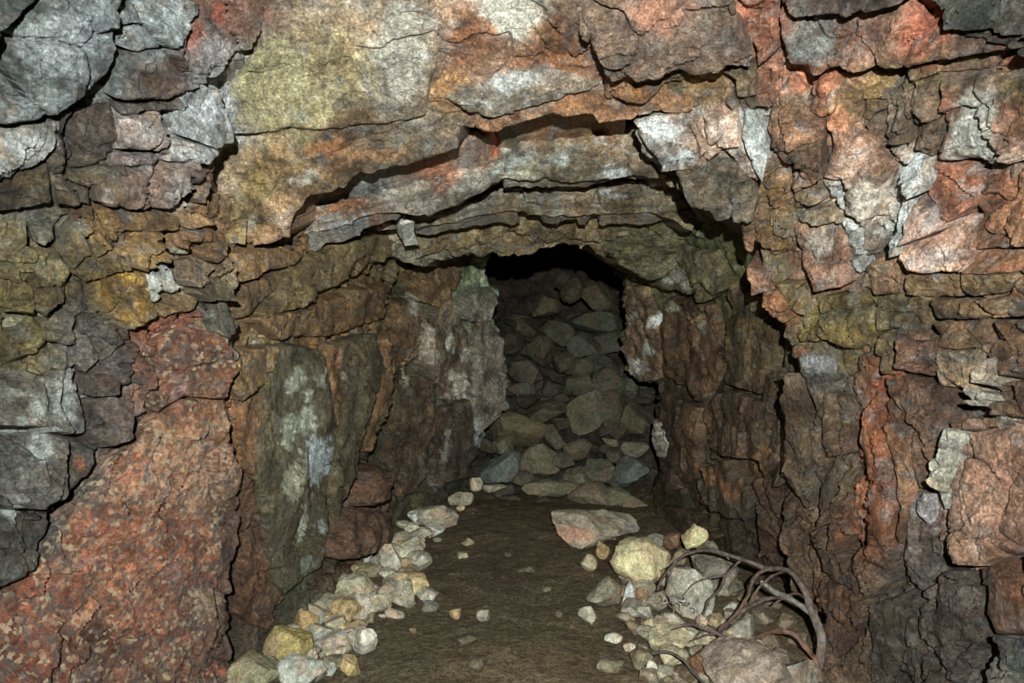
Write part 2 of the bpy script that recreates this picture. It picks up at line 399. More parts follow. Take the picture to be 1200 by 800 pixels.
# bedding / foliation of the rock: sawtooth ledges along a direction in space
STRATA = {
 'left':  dict(dir=(.15, 0, 1.0), lam=.11, amp=.018),
 'top':   dict(dir=(-.12, .2, 1.0), lam=.12, amp=.012),
 'right': dict(dir=(1.0, .2, .25), lam=.10, amp=.020),
 'ringA': dict(dir=(-.1, .3, 1.0), lam=.06, amp=.016),
 'ringB': dict(dir=(-.1, .3, 1.0), lam=.05, amp=.02),
 'ringC': dict(dir=(-.1, .3, 1.0), lam=.07, amp=.014),
 'W1':    dict(dir=(.5, 1.0, -.18), lam=.22, amp=.022),
 'W2':    dict(dir=(.5, 1.0, .3), lam=.25, amp=.03),
 'W3':    dict(dir=(-.3, 1.0, .2), lam=.3, amp=.03),
}
SEED = [100]
def patch(name, poly, layer, off=0.0, thick=.12, res=3.0, parent=None, own=None, tilt=(0, 0), jit=2.0, edge=(.018, 10),
          fac=1.0, strata=1.0, mat=None, rough=1.0, vary=1.0, bulge=0.0, grow=0.0, stretch=(1, 1, 1), back=None, kind=None, ledge=0.0, lside=0.0, crack=1.0):
    SEED[0] += 1
    seed = SEED[0]
    Lr = LAY[layer]
    pl = densify(poly, max(res * 1.3, 3), jit, seed)
    u0, v0 = pl.min(0) - res; u1, v1 = pl.max(0) + res
    nu = int((u1 - u0) / res) + 2; nv = int((v1 - v0) / res) + 2
    gu, gv = np.meshgrid(u0 + np.arange(nu) * res, v0 + np.arange(nv) * res)
    gu = gu.ravel(); gv = gv.ravel()
    ins = inside(pl, gu, gv)
    idx = np.arange(nu * nv).reshape(nv, nu)
    q = np.stack([idx[:-1, :-1], idx[1:, :-1], idx[1:, 1:], idx[:-1, 1:]], -1).reshape(-1, 4)
    q = q[ins[q].sum(1) >= 2]
    used = np.unique(q)
    remap = -np.ones(nu * nv, int); remap[used] = np.arange(len(used))
    q = remap[q]
    u = gu[used].copy(); v = gv[used].copy(); ins = ins[used]
    dist, near = nearest(pl, u, v)
    # snap outside nodes and rim nodes onto the outline
    e = np.sort(np.concatenate([q[:, [0, 1]], q[:, [1, 2]], q[:, [2, 3]], q[:, [3, 0]]]), 1)
    direct = np.concatenate([q[:, [0, 1]], q[:, [1, 2]], q[:, [2, 3]], q[:, [3, 0]]])
    key = e[:, 0] * (len(u) + 1) + e[:, 1]
    uq, inv, cnt = np.unique(key, return_inverse=True, return_counts=True)
    bd = direct[cnt[inv] == 1]
    rim = np.zeros(len(u), bool); rim[bd.ravel()] = True
    snap = rim | ~ins
    u[snap] = near[snap, 0]; v[snap] = near[snap, 1]; dist[snap] = 0
    B = Lr.pos(u, v); Nn = Lr.nrm(u, v)
    if parent is not None and off > .02 and not layer.startswith('ring'):      # a block standing proud of the face: find the foot point below its front
        P1 = B + Nn * (off * (1 - .35 * ledge))
        du = np.clip(P1[:, 0] / P1[:, 1] * F + 600 - u, -40, 40); dv = np.clip(400 - (P1[:, 2] - H) / P1[:, 1] * F - v, -40, 40)
        B = Lr.pos(u - du, v - dv); Nn = Lr.nrm(u - du, v - dv)
    d = B[:, 1]
    Cc = B.mean(0)
    tv = np.clip((v - v0) / (v1 - v0), 0, 1); tu = np.clip((u - u0) / (u1 - u0), 0, 1)
    o = off * (1 - ledge + ledge * 1.25 * tv) * (1 - abs(lside) + abs(lside) * 1.25 * (tu if lside > 0 else 1 - tu))
    cu, cv = u.mean(), v.mean()
    o += (tilt[0] * (u - cu) + tilt[1] * (v - cv)) * .001
    ew = edge[1]
    t = np.clip(1 - dist / ew, 0, 1)
    o -= edge[0] * t ** 2 * np.clip(.7 + 1.1 * fbm(B * 13, 2, 66), .05, 1.8)
    if bulge:
        md = max(dist.max(), 1)
        o += bulge * np.sqrt(np.clip(dist / md, 0, 1))
    if stretch == (1, 1, 1) and layer in ('top', 'ringA', 'ringB', 'ringC'): stretch = (.4, 1, 1.5)
    S = np.array(stretch, float)
    wq = B + .05 * np.stack([fbm(B * 6, 2, 71), fbm(B * 6 + 9, 2, 72), fbm(B * 6 + 19, 2, 73)], 1)
    sz = 1.0
    o += fbm(B * 3.0, 3, 80 + seed % 5) * .030 * rough
    a1, h1, e1 = facets(wq * S * 4.2 / sz, 200)
    o += fac * (a1 * .040 + h1 * .030 - .03 * crack * np.clip(1 - e1 / .06, 0, 1))
    a2, h2, e2 = facets(wq * S * 11.0 / sz + 3.3, 300)
    o += fac * (a2 * .020 + h2 * .012 - .010 * crack * np.clip(1 - e2 / .08, 0, 1))
    a3, h3, e3 = facets(wq * S * 30.0 + 7.7, 400)
    o += fac * (a3 * .0065 + h3 * .004)
    a4, h4, e4 = facets(wq * S * 68.0 + 1.7, 500)
    o += fac * (a4 * .003 + h4 * .0022)
    o += fbm(B * 18, 4, 91) * .010 * rough
    if strata and layer in STRATA:
        st = STRATA[layer]
        dr = np.array(st['dir']); dr = dr / np.linalg.norm(dr)
        s = B @ dr / st['lam'] + fbm(B * np.array([2.2, 2.2, 2.2]), 3, 55) * 1.1
        fr = s - np.floor(s)
        hgt = h01(np.floor(s).astype(int), np.zeros(len(s), int), np.zeros(len(s), int), 9)
        msk = np.clip(fbm(B * 3.3, 2, 57) + .6, 0, 1.2)
        o += strata * st['amp'] * msk * (.4 + 1.2 * hgt) * ((1 - fr) ** 1.3 - .4)
    V = B + Nn * o[:, None]
    own_l = None
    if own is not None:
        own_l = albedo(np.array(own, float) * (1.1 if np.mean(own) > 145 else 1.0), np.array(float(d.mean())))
    Cv = colour_at(layer, u, v, B, seed, own_l, vary, (h2, h3 * .6 + h4 * .5))
    # sides: rim rings pushed back into the rock
    rv = np.unique(bd)
    rmap = -np.ones(len(u), int); rmap[rv] = np.arange(len(rv))
    nr = len(rv)
    steps = 2 if thick < .3 else 5
    if back is not None:
        sd = np.array(back, float)[None] / np.linalg.norm(back)
    else:
        sd = -Nn[rv]
    Vs, Cs, Qs = [V], [Cv], [q]
    prev = np.arange(len(u)); base = len(u)
    prev_ids = rv.copy()
    for k in range(1, steps + 1):
        f = k / steps
        W_ = V[rv] + sd * (thick * f) + (Nn[rv] * 0)
        nz = np.stack([fbm(W_ * 9, 3, 33), fbm(W_ * 9 + 7, 3, 34), fbm(W_ * 9 + 13, 3, 35)], 1)
        W_ = W_ + nz * min(.02, thick * .15)
        ids = base + np.arange(nr)
        Vs.append(W_)
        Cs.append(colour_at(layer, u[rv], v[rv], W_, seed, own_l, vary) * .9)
        a, b = bd[:, 0], bd[:, 1]
        pa = prev_ids[rmap[a]]; pb = prev_ids[rmap[b]]
        Qs.append(np.stack([pb, pa, ids[rmap[a]], ids[rmap[b]]], 1))
        prev_ids = ids; base += nr
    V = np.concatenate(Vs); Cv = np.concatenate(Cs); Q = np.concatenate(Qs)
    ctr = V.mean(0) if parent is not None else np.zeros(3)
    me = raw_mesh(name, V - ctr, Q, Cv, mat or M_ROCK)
    ob = link(name, me, parent, tuple(ctr))
    if parent is None:
        ob['kind'] = 'structure'
    if kind:
        ob['kind'] = kind
    return ob

# ------------------------------------------------------------------ mineral patches (white calcite, grey schist, rust)
PALE = (150, 155, 145)
for (u, v, ru, rv, c, r) in [(348,446,10,16,(150,155,138),8),(361,464,6,9,(140,145,130),0),(343,506,11,22,(140,148,130),8),(361,495,11,19,(150,156,142),10),
        (375,538,18,30,(140,150,155),6),(345,563,13,26,(140,142,120),12),(359,614,6,28,(135,140,125),6),(378,614,5,8,(130,135,135),0),(361,660,11,9,(100,108,98),0),
        (372,445,4,14,(115,118,105),0),(404,440,2,14,(110,110,95),-14)]:
    blob('W1', u, v, ru, rv, r, c, .3)
for (u, v, ru, rv, c, r) in [(487,357,8,12,(110,105,98),0),(499,398,10,28,(118,110,98),-4),(528,400,5,14,(120,122,112),0),(538,453,14,19,(112,106,98),10),(521,525,6,21,(82,80,72),8),
        (496,548,7,19,(78,76,68),0),(562,507,5,23,(92,95,95),0),(571,318,8,19,(112,118,98),5),(512,568,5,9,(75,72,68),0),(560,440,6,30,(92,86,78),0),(548,420,5,16,(100,100,92),0),(476,437,4,16,(110,105,92),0)]:
    blob('W2', u, v, ru, rv, r, c, .35)
for (u, v, ru, rv, c, r) in [(790,322,11,12,(125,125,115),0),(805,335,8,8,(110,112,100),0),(767,375,8,8,(150,152,145),0),(760,407,9,10,(128,132,126),0),(748,430,14,14,(125,122,115),0),
        (820,387,7,9,(105,105,95),0),(742,372,4,7,(110,108,95),0),(788,360,4,10,(100,100,85),0),(840,565,34,9,(105,72,50),38),(815,495,18,30,(82,62,45),20),(895,545,6,34,(92,68,48),10)]:
    blob('W3', u, v, ru, rv, r, c, .4)
blob('top', 470, 65, 34, 72, 0, (188,184,172), .45, .8)
blob('top', 385, 95, 9, 66, 8, (178,168,130), .6, .6)
blob('top', 315, 95, 44, 62, 20, (160,154,116), .35, .8)
blob('top', 598, 8, 46, 30, 0, (208,205,192), .3)
blob('top', 570, 70, 60, 22, 0, (160,112,88), .5, .6)
blob('right', 1010, 235, 16, 30, 10, (208,198,185), .4)
blob('right', 1146, 143, 36, 46, 8, (195,195,186), .4, .9)
blob('right', 1098, 300, 28, 16, 0, (205,190,182), .5, .7)
blob('right', 1095, 255, 10, 18, 30, (205,195,190), .5, .7)
blob('right', 955, 290, 20, 16, 0, (165,158,148), .5, .8)
for (u, v, ru, rv) in [(40,478,16,22),(78,472,20,22),(50,524,16,24),(85,480,8,20),(14,458,10,8),(8,600,10,14),(12,500,10,14)]:
    blob('left', u, v, ru, rv, 20, (172,180,174), .5, .8)
blob('left', 70, 55, 60, 44, -10, (158,170,176), .5, .7)
blob('left', 172, 155, 26, 17, 0, (188,180,178), .5, .8)
blob('left', 218, 222, 14, 16, 0, (170,160,158), .5, .7)
blob('left', 98, 400, 12, 10, 0, (150,148,142), .5, .7)
blob('left', 235, 45, 12, 22, 20, (185,92,70), .5, .7)
blob('left', 262, 22, 8, 20, 0, (175,85,66), .5, .7)
for i in range(22):
    random.seed(i)
    blob('left', random.uniform(20, 260), random.uniform(500, 800), random.uniform(6, 22), random.uniform(8, 26), random.uniform(0, 180),
         random.choice([(175,150,125),(120,60,48),(190,105,80),(95,85,80),(165,85,62)]), .7, .6)
for (u, v, ru, rv, r, c) in [(600,195,30,6,-12,(150,158,158)),(655,190,14,10,0,(140,148,145)),(720,205,22,7,8,(145,150,150)),(440,215,28,10,-14,(140,148,152)),(415,262,40,8,-14,(132,138,140)),
        (545,215,26,9,-25,(130,128,120)),(510,195,28,6,-12,(165,92,75)),(400,246,44,5,-16,(140,88,62)),(575,170,14,14,30,(170,90,66)),(660,230,30,6,0,(135,140,138)),(580,160,30,6,-8,(160,95,70))]:
    blob('ringA', u, v, ru, rv, r, c, .4, .9)
    blob('ringB', u, v + 30, ru, rv * .8, r, tuple(x * .85 for x in c), .4, .6)

for (l, u, v, ru, rv, r, c) in [('left',30,172,28,15,0,(188,192,192)),('left',246,130,16,28,15,(202,207,214)),('left',60,50,50,36,-10,(180,190,194)),('left',185,35,34,20,0,(152,162,166)),('left',228,178,26,8,-10,(190,192,196)),
        ('left',130,230,12,10,0,(165,158,150)),('left',95,265,10,8,0,(140,138,120)),('left',188,335,7,16,10,(185,190,186)),('left',205,322,7,14,10,(185,190,186)),('left',215,455,12,8,-40,(195,150,150)),
        ('right',784,158,22,13,15,(208,213,215)),('right',840,157,22,12,10,(218,198,184)),('right',800,186,24,7,-5,(182,192,196)),('right',882,150,8,22,-25,(178,186,186)),('right',1060,208,13,18,0,(192,198,200)),
        ('right',1052,265,6,28,5,(200,206,208)),('right',955,60,30,16,0,(150,152,150)),('right',760,14,44,26,0,(200,138,118)),('right',1110,300,26,12,0,(210,190,180)),('right',1165,170,20,14,0,(195,200,192)),
        ('right',958,425,12,10,0,(140,142,145)),('right',1150,540,30,22,0,(172,128,108)),('right',1120,620,16,30,0,(150,122,102)),
        ('top',605,99,42,9,-3,(195,198,197)),('top',770,14,44,24,0,(202,140,120)),('top',560,116,26,6,-8,(165,165,160)),('top',355,208,22,10,-30,(165,158,145)),('top',330,262,10,18,0,(185,160,145)),('top',440,180,40,8,-8,(150,110,80)),
        ('top',385,175,30,10,-5,(160,105,72)),('top',305,215,20,26,0,(150,126,76))]:
    blob(l, u, v, ru, rv, r, c, .5, .85)

# ------------------------------------------------------------------ structure: rock shells
LEFT_EDGE = [(325,-20),(318,20),(300,58),(272,92),(262,120),(268,165),(256,215),(260,250),(275,290),(272,340),(286,385),(278,450),(278,520),(285,560),(272,640),(256,710),(258,770),(262,830)]
LINE1 = [(250,287),(291,292),(340,279),(342,244),(359,225),(400,216),(415,199),(434,195),(512,184),(542,176),(544,154),(572,152),(625,141),(656,135),(694,133),(701,144),(724,142),(765,135),(815,134)]
LINE3 = [(340,280),(419,259),(460,246),(490,248),(535,234),(561,225),(584,212),(625,212),(645,208),(686,210),(742,204),(776,206),(784,217)]
ARCH_R = [(787,232),(806,253),(840,259),(862,266),(885,281),(902,300),(920,330),(935,360),(941,390),(932,420),(928,450),(930,475),(914,510),(908,560),(916,590),(936,615),(948,680),(962,740),(968,800)]

wall_left = patch('wall_left', LEFT_EDGE + [(255,960),(-260,960),(-260,-260),(340,-260)], 'left', off=-.035, thick=1.4, res=3.2, back=(-.35, 1, 0))
ceiling = patch('ceiling', LINE1 + [(850,125),(905,110),(905,-260),(300,-260),(235,60),(235,250)], 'top', off=-.01, thick=1.0, res=3.0, back=(0, 1, .35), fac=.45, strata=.6, rough=.6, edge=(.03, 8), jit=1.5)
wall_right = patch('wall_right', [(735,143),(745,190),(778,202)] + ARCH_R + [(975,960),(1460,960),(1460,-260),(890,-260),(890,60),(860,100),(815,128)], 'right', off=-.03, thick=1.4, res=3.2, back=(.35, 1, .1))
ring_a = patch('ceiling_ledge', [(325,300),(325,235),(400,195),(520,160),(530,130),(650,115),(740,115),(800,150),(800,215)] + LINE3[::-1], 'ringA', off=0, thick=.8, res=2.5, back=(0, 1, .25), fac=.5, edge=(.012, 3), jit=1.2)
ring_b = patch('ceiling_ledge', [(440,270),(440,225),(560,195),(600,180),(760,180),(815,215),(812,270),(770,250),(705,246),(656,249),(617,248),(561,250),(490,264)], 'ringB', off=0, thick=.9, res=2.5, back=(0, 1, .2), edge=(.012, 3), fac=.5, jit=1.2)
ring_c = patch('ceiling_ledge', [(440,300),(455,225),(640,200),(820,220),(840,300),(760,330),(721,308),(711,299),(697,290),(679,283),(641,286),(596,292),(560,297),(500,310)], 'ringC', off=0, thick=1.2, res=2.5, back=(0, 1, .15), edge=(.012, 3), fac=.6, jit=1.2)
wall_in_left = patch('wall_left_inner', [(215,300),(215,230),(345,225),(440,225),(484,245),(483,269),(470,300),(463,332),(468,350),(458,390),(466,417),(464,440),(454,472),(447,503),(438,535),(436,556),(455,570),(455,620),(440,650),(420,690),(330,830),(215,860)], 'W1', off=-.02, stretch=(1,1,.4), thick=1.0, res=2.6, back=(-.35, 1, 0), edge=(.03, 8))
wall_in_left2 = patch('wall_left_deep', [(400,220),(560,240),(572,296),(577,299),(575,328),(587,337),(586,349),(582,362),(583,378),(588,391),(594,423),(596,440),(597,477),(583,492),(571,506),(564,534),(553,556),(545,600),(400,680)], 'W2', off=-.01, stretch=(1,1,.5), fac=.55, crack=.5, thick=1.8, res=2.3, back=(-.25, 1, 0), edge=(.05, 6))
wall_in_right = patch('wall_right_inner', [(721,308),(716,322),(728,328),(730,371),(725,409),(729,432),(742,448),(749,450),(767,454),(766,482),(763,501),(768,525),(770,544),(763,563),(757,582),(754,625),(800,690),(930,830),(1010,860),(1010,400),(960,300),(880,240),(780,205),(700,225),(705,280)], 'W3', off=-.01, stretch=(1,1,.6), fac=.5, crack=.5, thick=1.8, res=2.5, back=(.25, 1, 0), edge=(.05, 6))
wall_back = patch('wall_back', [(430,200),(900,200),(900,650),(430,650)], 'back', off=0, thick=.2, res=4, own=(16,12,10))  # darkness of the recess put into the near-black colour
heap = patch('wall_rubble_core', [(480,350),(880,340),(880,640),(480,640)], 'pile', off=-.25, thick=.3, res=4, own=(26,22,18))  # dark colour paints the shade in the gaps between the heap stones

# ------------------------------------------------------------------ single blocks and slabs of the rock, traced one by one
TRACED = []
def piece(parent, layer, poly, off, c=None, name='rock_block', **kw):
    TRACED.append((layer, np.array(poly, float)))
    kw.setdefault('res', 2.5); kw.setdefault('fac', .8); kw.setdefault('strata', .5); kw.setdefault('thick', .14 + off)
    kw.setdefault('edge', (.014, 4)); kw.setdefault('jit', 1.5); kw.setdefault('rough', .8)
    if layer in ('left', 'top', 'ringA', 'ringB', 'ringC') or np.array(poly)[:, 1].mean() < 330: kw.setdefault('ledge', .75)
    return patch(name, poly, layer, off=off, parent=parent, own=c, **kw)

L, T, R = wall_left, ceiling, wall_right
# left face, top
piece(L,'left',[(-40,-40),(52,-40),(50,0),(24,20),(0,36),(-40,60)], .13, (95,105,105), 'rock_slab')
piece(L,'left',[(-40,64),(0,44),(24,30),(46,14),(62,-6),(80,-40),(150,-40),(144,0),(138,40),(134,75),(122,97),(95,108),(75,120),(60,130),(40,140),(0,152),(-40,160)], .10, (130,140,145), 'rock_slab', tilt=(.3,-.5), edge=(.03,9))
piece(L,'left',[(-30,160),(0,156),(30,148),(64,142),(64,166),(50,184),(12,202),(-30,206)], .05, (150,155,155))
piece(L,'left',[(144,12),(190,-4),(240,4),(226,30),(205,55),(166,62),(140,54)], .06, (140,148,152))
piece(L,'left',[(140,62),(205,58),(238,18),(262,-30),(320,-30),(312,10),(298,50),(266,84),(245,100),(190,118),(132,116)], .05, None, 'rock_slab')
piece(L,'left',[(132,120),(190,120),(222,108),(216,128),(140,134)], .02, (110,105,102))
piece(L,'left',[(222,108),(236,94),(247,92),(248,112),(266,106),(268,140),(262,164),(242,172),(216,160),(218,130)], .05, (172,178,182))
piece(L,'left',[(198,176),(214,164),(240,174),(260,168),(252,182),(230,190),(200,190)], .05, (165,165,168))
piece(L,'left',[(140,138),(200,132),(203,168),(188,178),(146,174)], .04, (165,150,146))
piece(L,'left',[(66,128),(134,122),(138,178),(110,196),(62,204),(52,188),(68,164)], .0, (88,75,66), fac=1)
piece(L,'left',[(146,178),(192,180),(190,192),(150,196)], .03, (150,125,118))
piece(L,'left',[(80,202),(148,192),(150,208),(104,220),(78,212)], .03, (105,88,70))
piece(L,'left',[(110,222),(150,206),(192,194),(234,188),(238,214),(215,234),(176,247),(112,240)], .07, None, edge=(.03,10))
piece(L,'left',[(242,192),(256,186),(254,212),(246,240),(236,232),(240,212)], .03, (120,95,70))
piece(L,'left',[(-20,205),(54,195),(60,235),(30,243),(-20,246)], .03, (105,90,62))
piece(L,'left',[(62,206),(78,214),(104,222),(106,240),(64,236)], .02, (100,84,66))
# ochre broken rock
for pl, c, of in [([(145,276),(168,272),(192,271),(193,304),(166,317),(146,300)],(148,110,62),.06),([(124,330),(150,322),(178,320),(180,368),(152,384),(126,364)],(178,136,58),.05),
        ([(178,322),(189,318),(195,345),(182,356)],(165,170,165),.06),([(195,311),(211,308),(213,338),(198,342)],(168,174,170),.06),([(219,252),(250,248),(250,262),(222,268)],(160,115,78),.07),
        ([(214,272),(250,268),(249,284),(214,290)],(150,105,70),.06),([(84,252),(114,250),(115,270),(96,278),(85,266)],(125,95,62),.05),([(34,332),(80,325),(76,350),(54,369),(40,360)],(108,92,58),.04),
        ([(36,262),(64,260),(66,280),(52,287),(38,280)],(132,132,112),.04),([(222,306),(240,300),(254,312),(250,330),(232,336),(220,326)],(125,105,85),.06),([(232,342),(262,328),(274,336),(273,352),(244,352)],(105,98,75),.07),
        ([(118,248),(160,250),(200,250),(214,256),(212,268),(144,270),(120,266)],(130,100,62),.05),([(116,282),(142,278),(144,300),(160,318),(122,324),(112,300)],(120,98,58),.03),
        ([(182,358),(214,344),(232,348),(226,362),(192,372)],(130,105,68),.04),([(246,356),(274,356),(284,384),(268,396),(248,384)],(95,95,85),.06),([(232,292),(252,290),(268,300),(256,308)],(120,85,62),.04)]:
    piece(L,'left',pl,of,c)
# grey block on the red granite
piece(L,'left',[(-30,436),(10,430),(50,448),(56,470),(48,500),(-30,500)], .09, (110,105,95), fac=1)
piece(L,'left',[(52,452),(96,450),(104,480),(100,508),(52,506)], .10, (125,128,125), fac=1)
piece(L,'left',[(-30,504),(50,504),(98,510),(128,524),(124,542),(84,588),(44,596),(-30,590)], .09, (100,98,94), 'rock_slab', fac=1, edge=(.03,10))
piece(L,'left',[(-30,594),(40,600),(82,592),(44,634),(40,664),(0,690),(-30,706)], .07, (78,75,70), 'rock_slab', fac=1)
piece(L,'left',[(106,470),(140,464),(156,486),(150,516),(130,522),(104,508)], .07, (98,86,80))
piece(L,'left',[(100,440),(128,430),(146,440),(138,462),(106,466)], .06, (95,82,75))
piece(L,'left',[(84,392),(110,390),(116,420),(98,436),(80,420)], .05, (118,112,104))
piece(L,'left',[(0,390),(40,376),(60,392),(44,412),(16,420),(-10,420)], .04, (112,100,60))
# red granite
piece(L,'left',[(-30,712),(0,694),(42,668),(50,640),(88,596),(130,546),(156,520),(182,494),(222,470),(262,470),(276,520),(282,560),(266,640),(250,712),(254,830),(-30,840)], .035, None, 'granite_mass', fac=.6, strata=.15, mat=M_GRAN, edge=(.02,6), rough=1.3, thick=.2, vary=.8, crack=.15)
piece(L,'left',[(182,408),(214,380),(262,392),(276,420),(272,466),(226,466),(188,484),(168,462)], .03, (140,82,62), 'granite_mass', mat=M_GRAN, crack=.4)
piece(L,'left',[(258,560),(284,556),(276,630),(262,700),(268,760),(256,800),(240,800),(252,716),(256,640)], .02, (85,65,58), 'rock_rib')
# ceiling slabs
piece(T,'top',[(260,118),(292,70),(322,24),(350,-30),(440,-60),(505,-60),(514,0),(512,70),(500,138),(400,152),(274,155)], .035, None, 'rock_slab', fac=.35, strata=.2, rough=.4, edge=(.02,6), thick=.1, vary=.8)
piece(T,'top',[(252,262),(264,240),(290,262),(288,284),(256,286)], .05, (140,118,78), 'rock_flake')
piece(T,'top',[(681,-60),(681,0),(684,38),(699,56),(716,84),(788,82),(879,71),(883,56),(862,22),(858,-60)], .10, (126,106,94), 'rock_slab', edge=(.02,6), fac=.7)
piece(T,'top',[(712,93),(840,85),(862,91),(784,106),(750,114),(709,114)], .05, None, 'rock_slab')
piece(T,'top',[(520,118),(560,104),(600,88),(650,84),(684,100),(706,106),(660,116),(600,126),(552,130)], .04, (122,114,102), 'rock_slab', fac=.4, tilt=(0,.6))
piece(T,'top',[(548,150),(590,132),(650,122),(700,118),(780,112),(815,120),(810,132),(765,134),(724,140),(702,142),(694,132),(640,137),(572,151)], .03, (150,105,78), 'rock_slab', fac=.4)
piece(T,'top',[(340,276),(345,246),(362,228),(402,218),(420,202),(500,188),(540,178),(540,150),(480,158),(420,166),(330,200),(300,250),(296,288)], .02, None, 'rock_slab', fac=.4, strata=.2, edge=(.02,6))
piece(R,'right',[(862,-40),(908,-40),(910,60),(890,74),(884,56),(866,20)], .04, (175,108,86), 'rock_slab', strata=.2)
piece(R,'right',[(840,86),(862,80),(884,76),(886,112),(862,116),(858,96)], .05, (125,108,85))
piece(R,'right',[(912,16),(935,18),(1000,20),(1060,14),(1080,34),(1220,32),(1260,60),(1170,61),(1130,66),(1070,76),(1015,80),(955,81),(930,68),(915,48)], .10, None, 'rock_slab', edge=(.04,12), strata=0)
piece(R,'right',[(912,-60),(914,2),(935,13),(1000,11),(1052,2),(1070,-10),(1074,-60)], .13, (115,100,92), 'rock_slab', strata=0)
piece(R,'right',[(1076,-60),(1078,-8),(1104,2),(1112,24),(1160,32),(1280,36),(1280,-60)], .12, (82,88,84), 'rock_slab', strata=0)
piece(R,'right',[(1116,34),(1260,44),(1280,60),(1220,58),(1130,44)], .13, (95,92,85), 'rock_slab', strata=0, res=2)
piece(R,'right',[(1095,96),(1140,90),(1260,86),(1260,186),(1145,189),(1096,189),(1106,155)], .06, None, 'rock_slab', strata=0, edge=(.03,12))
piece(R,'right',[(1085,202),(1130,198),(1140,240),(1118,258),(1096,240),(1084,228)], .10, (195,125,104), strata=0)
piece(R,'right',[(1066,236),(1084,230),(1112,256),(1094,272),(1066,284),(1062,262)], .12, (198,165,152), strata=0, fac=.4)
piece(R,'right',[(1062,288),(1094,276),(1120,260),(1139,254),(1140,290),(1135,316),(1070,316),(1056,302)], .11, (198,155,138), strata=0, fac=.5)
piece(R,'right',[(1053,192),(1078,190),(1082,226),(1066,232),(1056,226),(1048,218)], .11, (175,182,184), strata=0, fac=.5)
piece(R,'right',[(1047,232),(1062,236),(1060,262),(1062,286),(1054,300),(1048,280),(1045,258)], .10, (180,188,190), strata=0, fac=.5)
piece(R,'right',[(1134,206),(1260,198),(1260,284),(1142,292),(1144,250)], .07, (178,112,84), strata=0)
piece(R,'right',[(1140,296),(1172,290),(1200,300),(1196,318),(1138,318)], .09, (165,105,78), strata=0)
piece(R,'right',[(1202,286),(1280,286),(1280,322),(1200,320)], .08, (155,98,72), strata=0)
piece(R,'right',[(960,126),(980,118),(996,164),(1014,160),(1030,200),(1018,256),(1007,268),(996,250),(985,216),(964,208),(976,172)], .09, None, 'rock_slab', fac=.5, strata=.3, edge=(.035,9))
piece(R,'right',[(962,210),(982,216),(994,252),(1006,272),(1012,320),(1000,312),(990,282),(976,240)], .06, (160,162,160), 'rock_flake')
piece(R,'right',[(922,270),(938,262),(972,264),(995,318),(990,334),(956,340),(945,326)], .09, (162,122,104), fac=.4, strata=.1)
piece(R,'right',[(930,258),(944,250),(982,250),(984,262),(940,262)], .08, (140,125,105))
piece(R,'right',[(908,176),(965,162),(963,206),(956,210),(926,192)], .08, (122,92,76), strata=.2)
piece(R,'right',[(902,132),(950,122),(968,140),(966,160),(910,172),(900,150)], .06, (140,100,80), strata=.8)
piece(R,'right',[(870,134),(880,132),(902,172),(897,205),(885,190),(870,160)], .08, (165,170,170), 'rock_flake', fac=.4)
piece(R,'right',[(732,145),(762,138),(800,138),(826,166),(846,176),(822,194),(776,197),(766,182),(747,166)], .05, None, 'rock_slab', fac=.9)
piece(R,'right',[(822,140),(862,138),(868,168),(846,172),(830,164)], .06, (195,165,148))
piece(R,'right',[(846,178),(870,168),(886,196),(896,214),(876,206)], .05, (180,160,148), 'rock_flake')
piece(R,'right',[(785,204),(800,196),(870,200),(886,232),(882,258),(842,258),(812,244),(800,226)], .10, (108,98,84), 'rock_slab', edge=(.03,8))
piece(R,'right',[(1020,108),(1052,116),(1064,174),(1042,166),(1035,126)], .06, (128,112,96))
piece(R,'right',[(1054,112),(1092,100),(1102,150),(1090,186),(1070,180),(1066,160)], .05, (135,112,92))
for pl, c in [([(872,316),(904,320),(900,342),(880,347)],(130,92,76)),([(890,346),(917,342),(920,360),(905,371),(889,362)],(145,92,66)),([(870,278),(885,280),(883,295),(872,295)],(125,85,65)),
        ([(930,406),(945,405),(942,425),(931,422)],(125,82,58)),([(888,296),(910,302),(922,328),(908,330),(890,312)],(105,96,72)),([(908,330),(934,338),(948,372),(930,366)],(110,92,58)),
        ([(884,262),(906,270),(922,296),(908,300),(888,282)],(125,95,60))]:
    piece(R,'right',pl,.05,c,res=2)
for pl, c, of in [([(1060,322),(1195,320),(1170,345),(1090,350),(1062,346)],(130,105,72),.08),([(1086,352),(1180,350),(1180,372),(1092,373)],(125,100,70),.08),([(1018,350),(1050,346),(1052,385),(1022,390)],(118,108,75),.07),
        ([(1196,324),(1270,324),(1270,372),(1184,372),(1176,350)],(140,100,72),.07),([(1022,300),(1052,306),(1058,344),(1020,346),(1014,322)],(140,105,80),.05),
        ([(1044,396),(1091,401),(1097,432),(1081,440),(1052,432)],(135,98,84),.10),([(1097,411),(1144,411),(1131,456),(1099,452)],(150,128,102),.08),([(1141,430),(1160,419),(1166,425),(1154,451),(1139,448)],(165,152,138),.10),
        ([(1133,456),(1152,459),(1150,477),(1133,474)],(182,180,172),.11),([(1166,400),(1200,392),(1206,430),(1176,440),(1160,416)],(135,98,76),.07),([(1156,452),(1184,442),(1210,452),(1204,488),(1160,486)],(145,102,80),.07),
        ([(1092,378),(1150,376),(1160,402),(1130,410),(1096,406)],(128,98,72),.07),([(1162,376),(1250,376),(1250,400),(1204,390),(1168,396)],(128,95,70),.08),
        ([(960,350),(1000,342),(1020,360),(1022,392),(990,408),(958,392)],(122,106,60),.06),([(1024,394),(1044,388),(1050,432),(1036,440)],(125,105,70),.05)]:
    piece(R,'right',pl,of,c,strata=0)
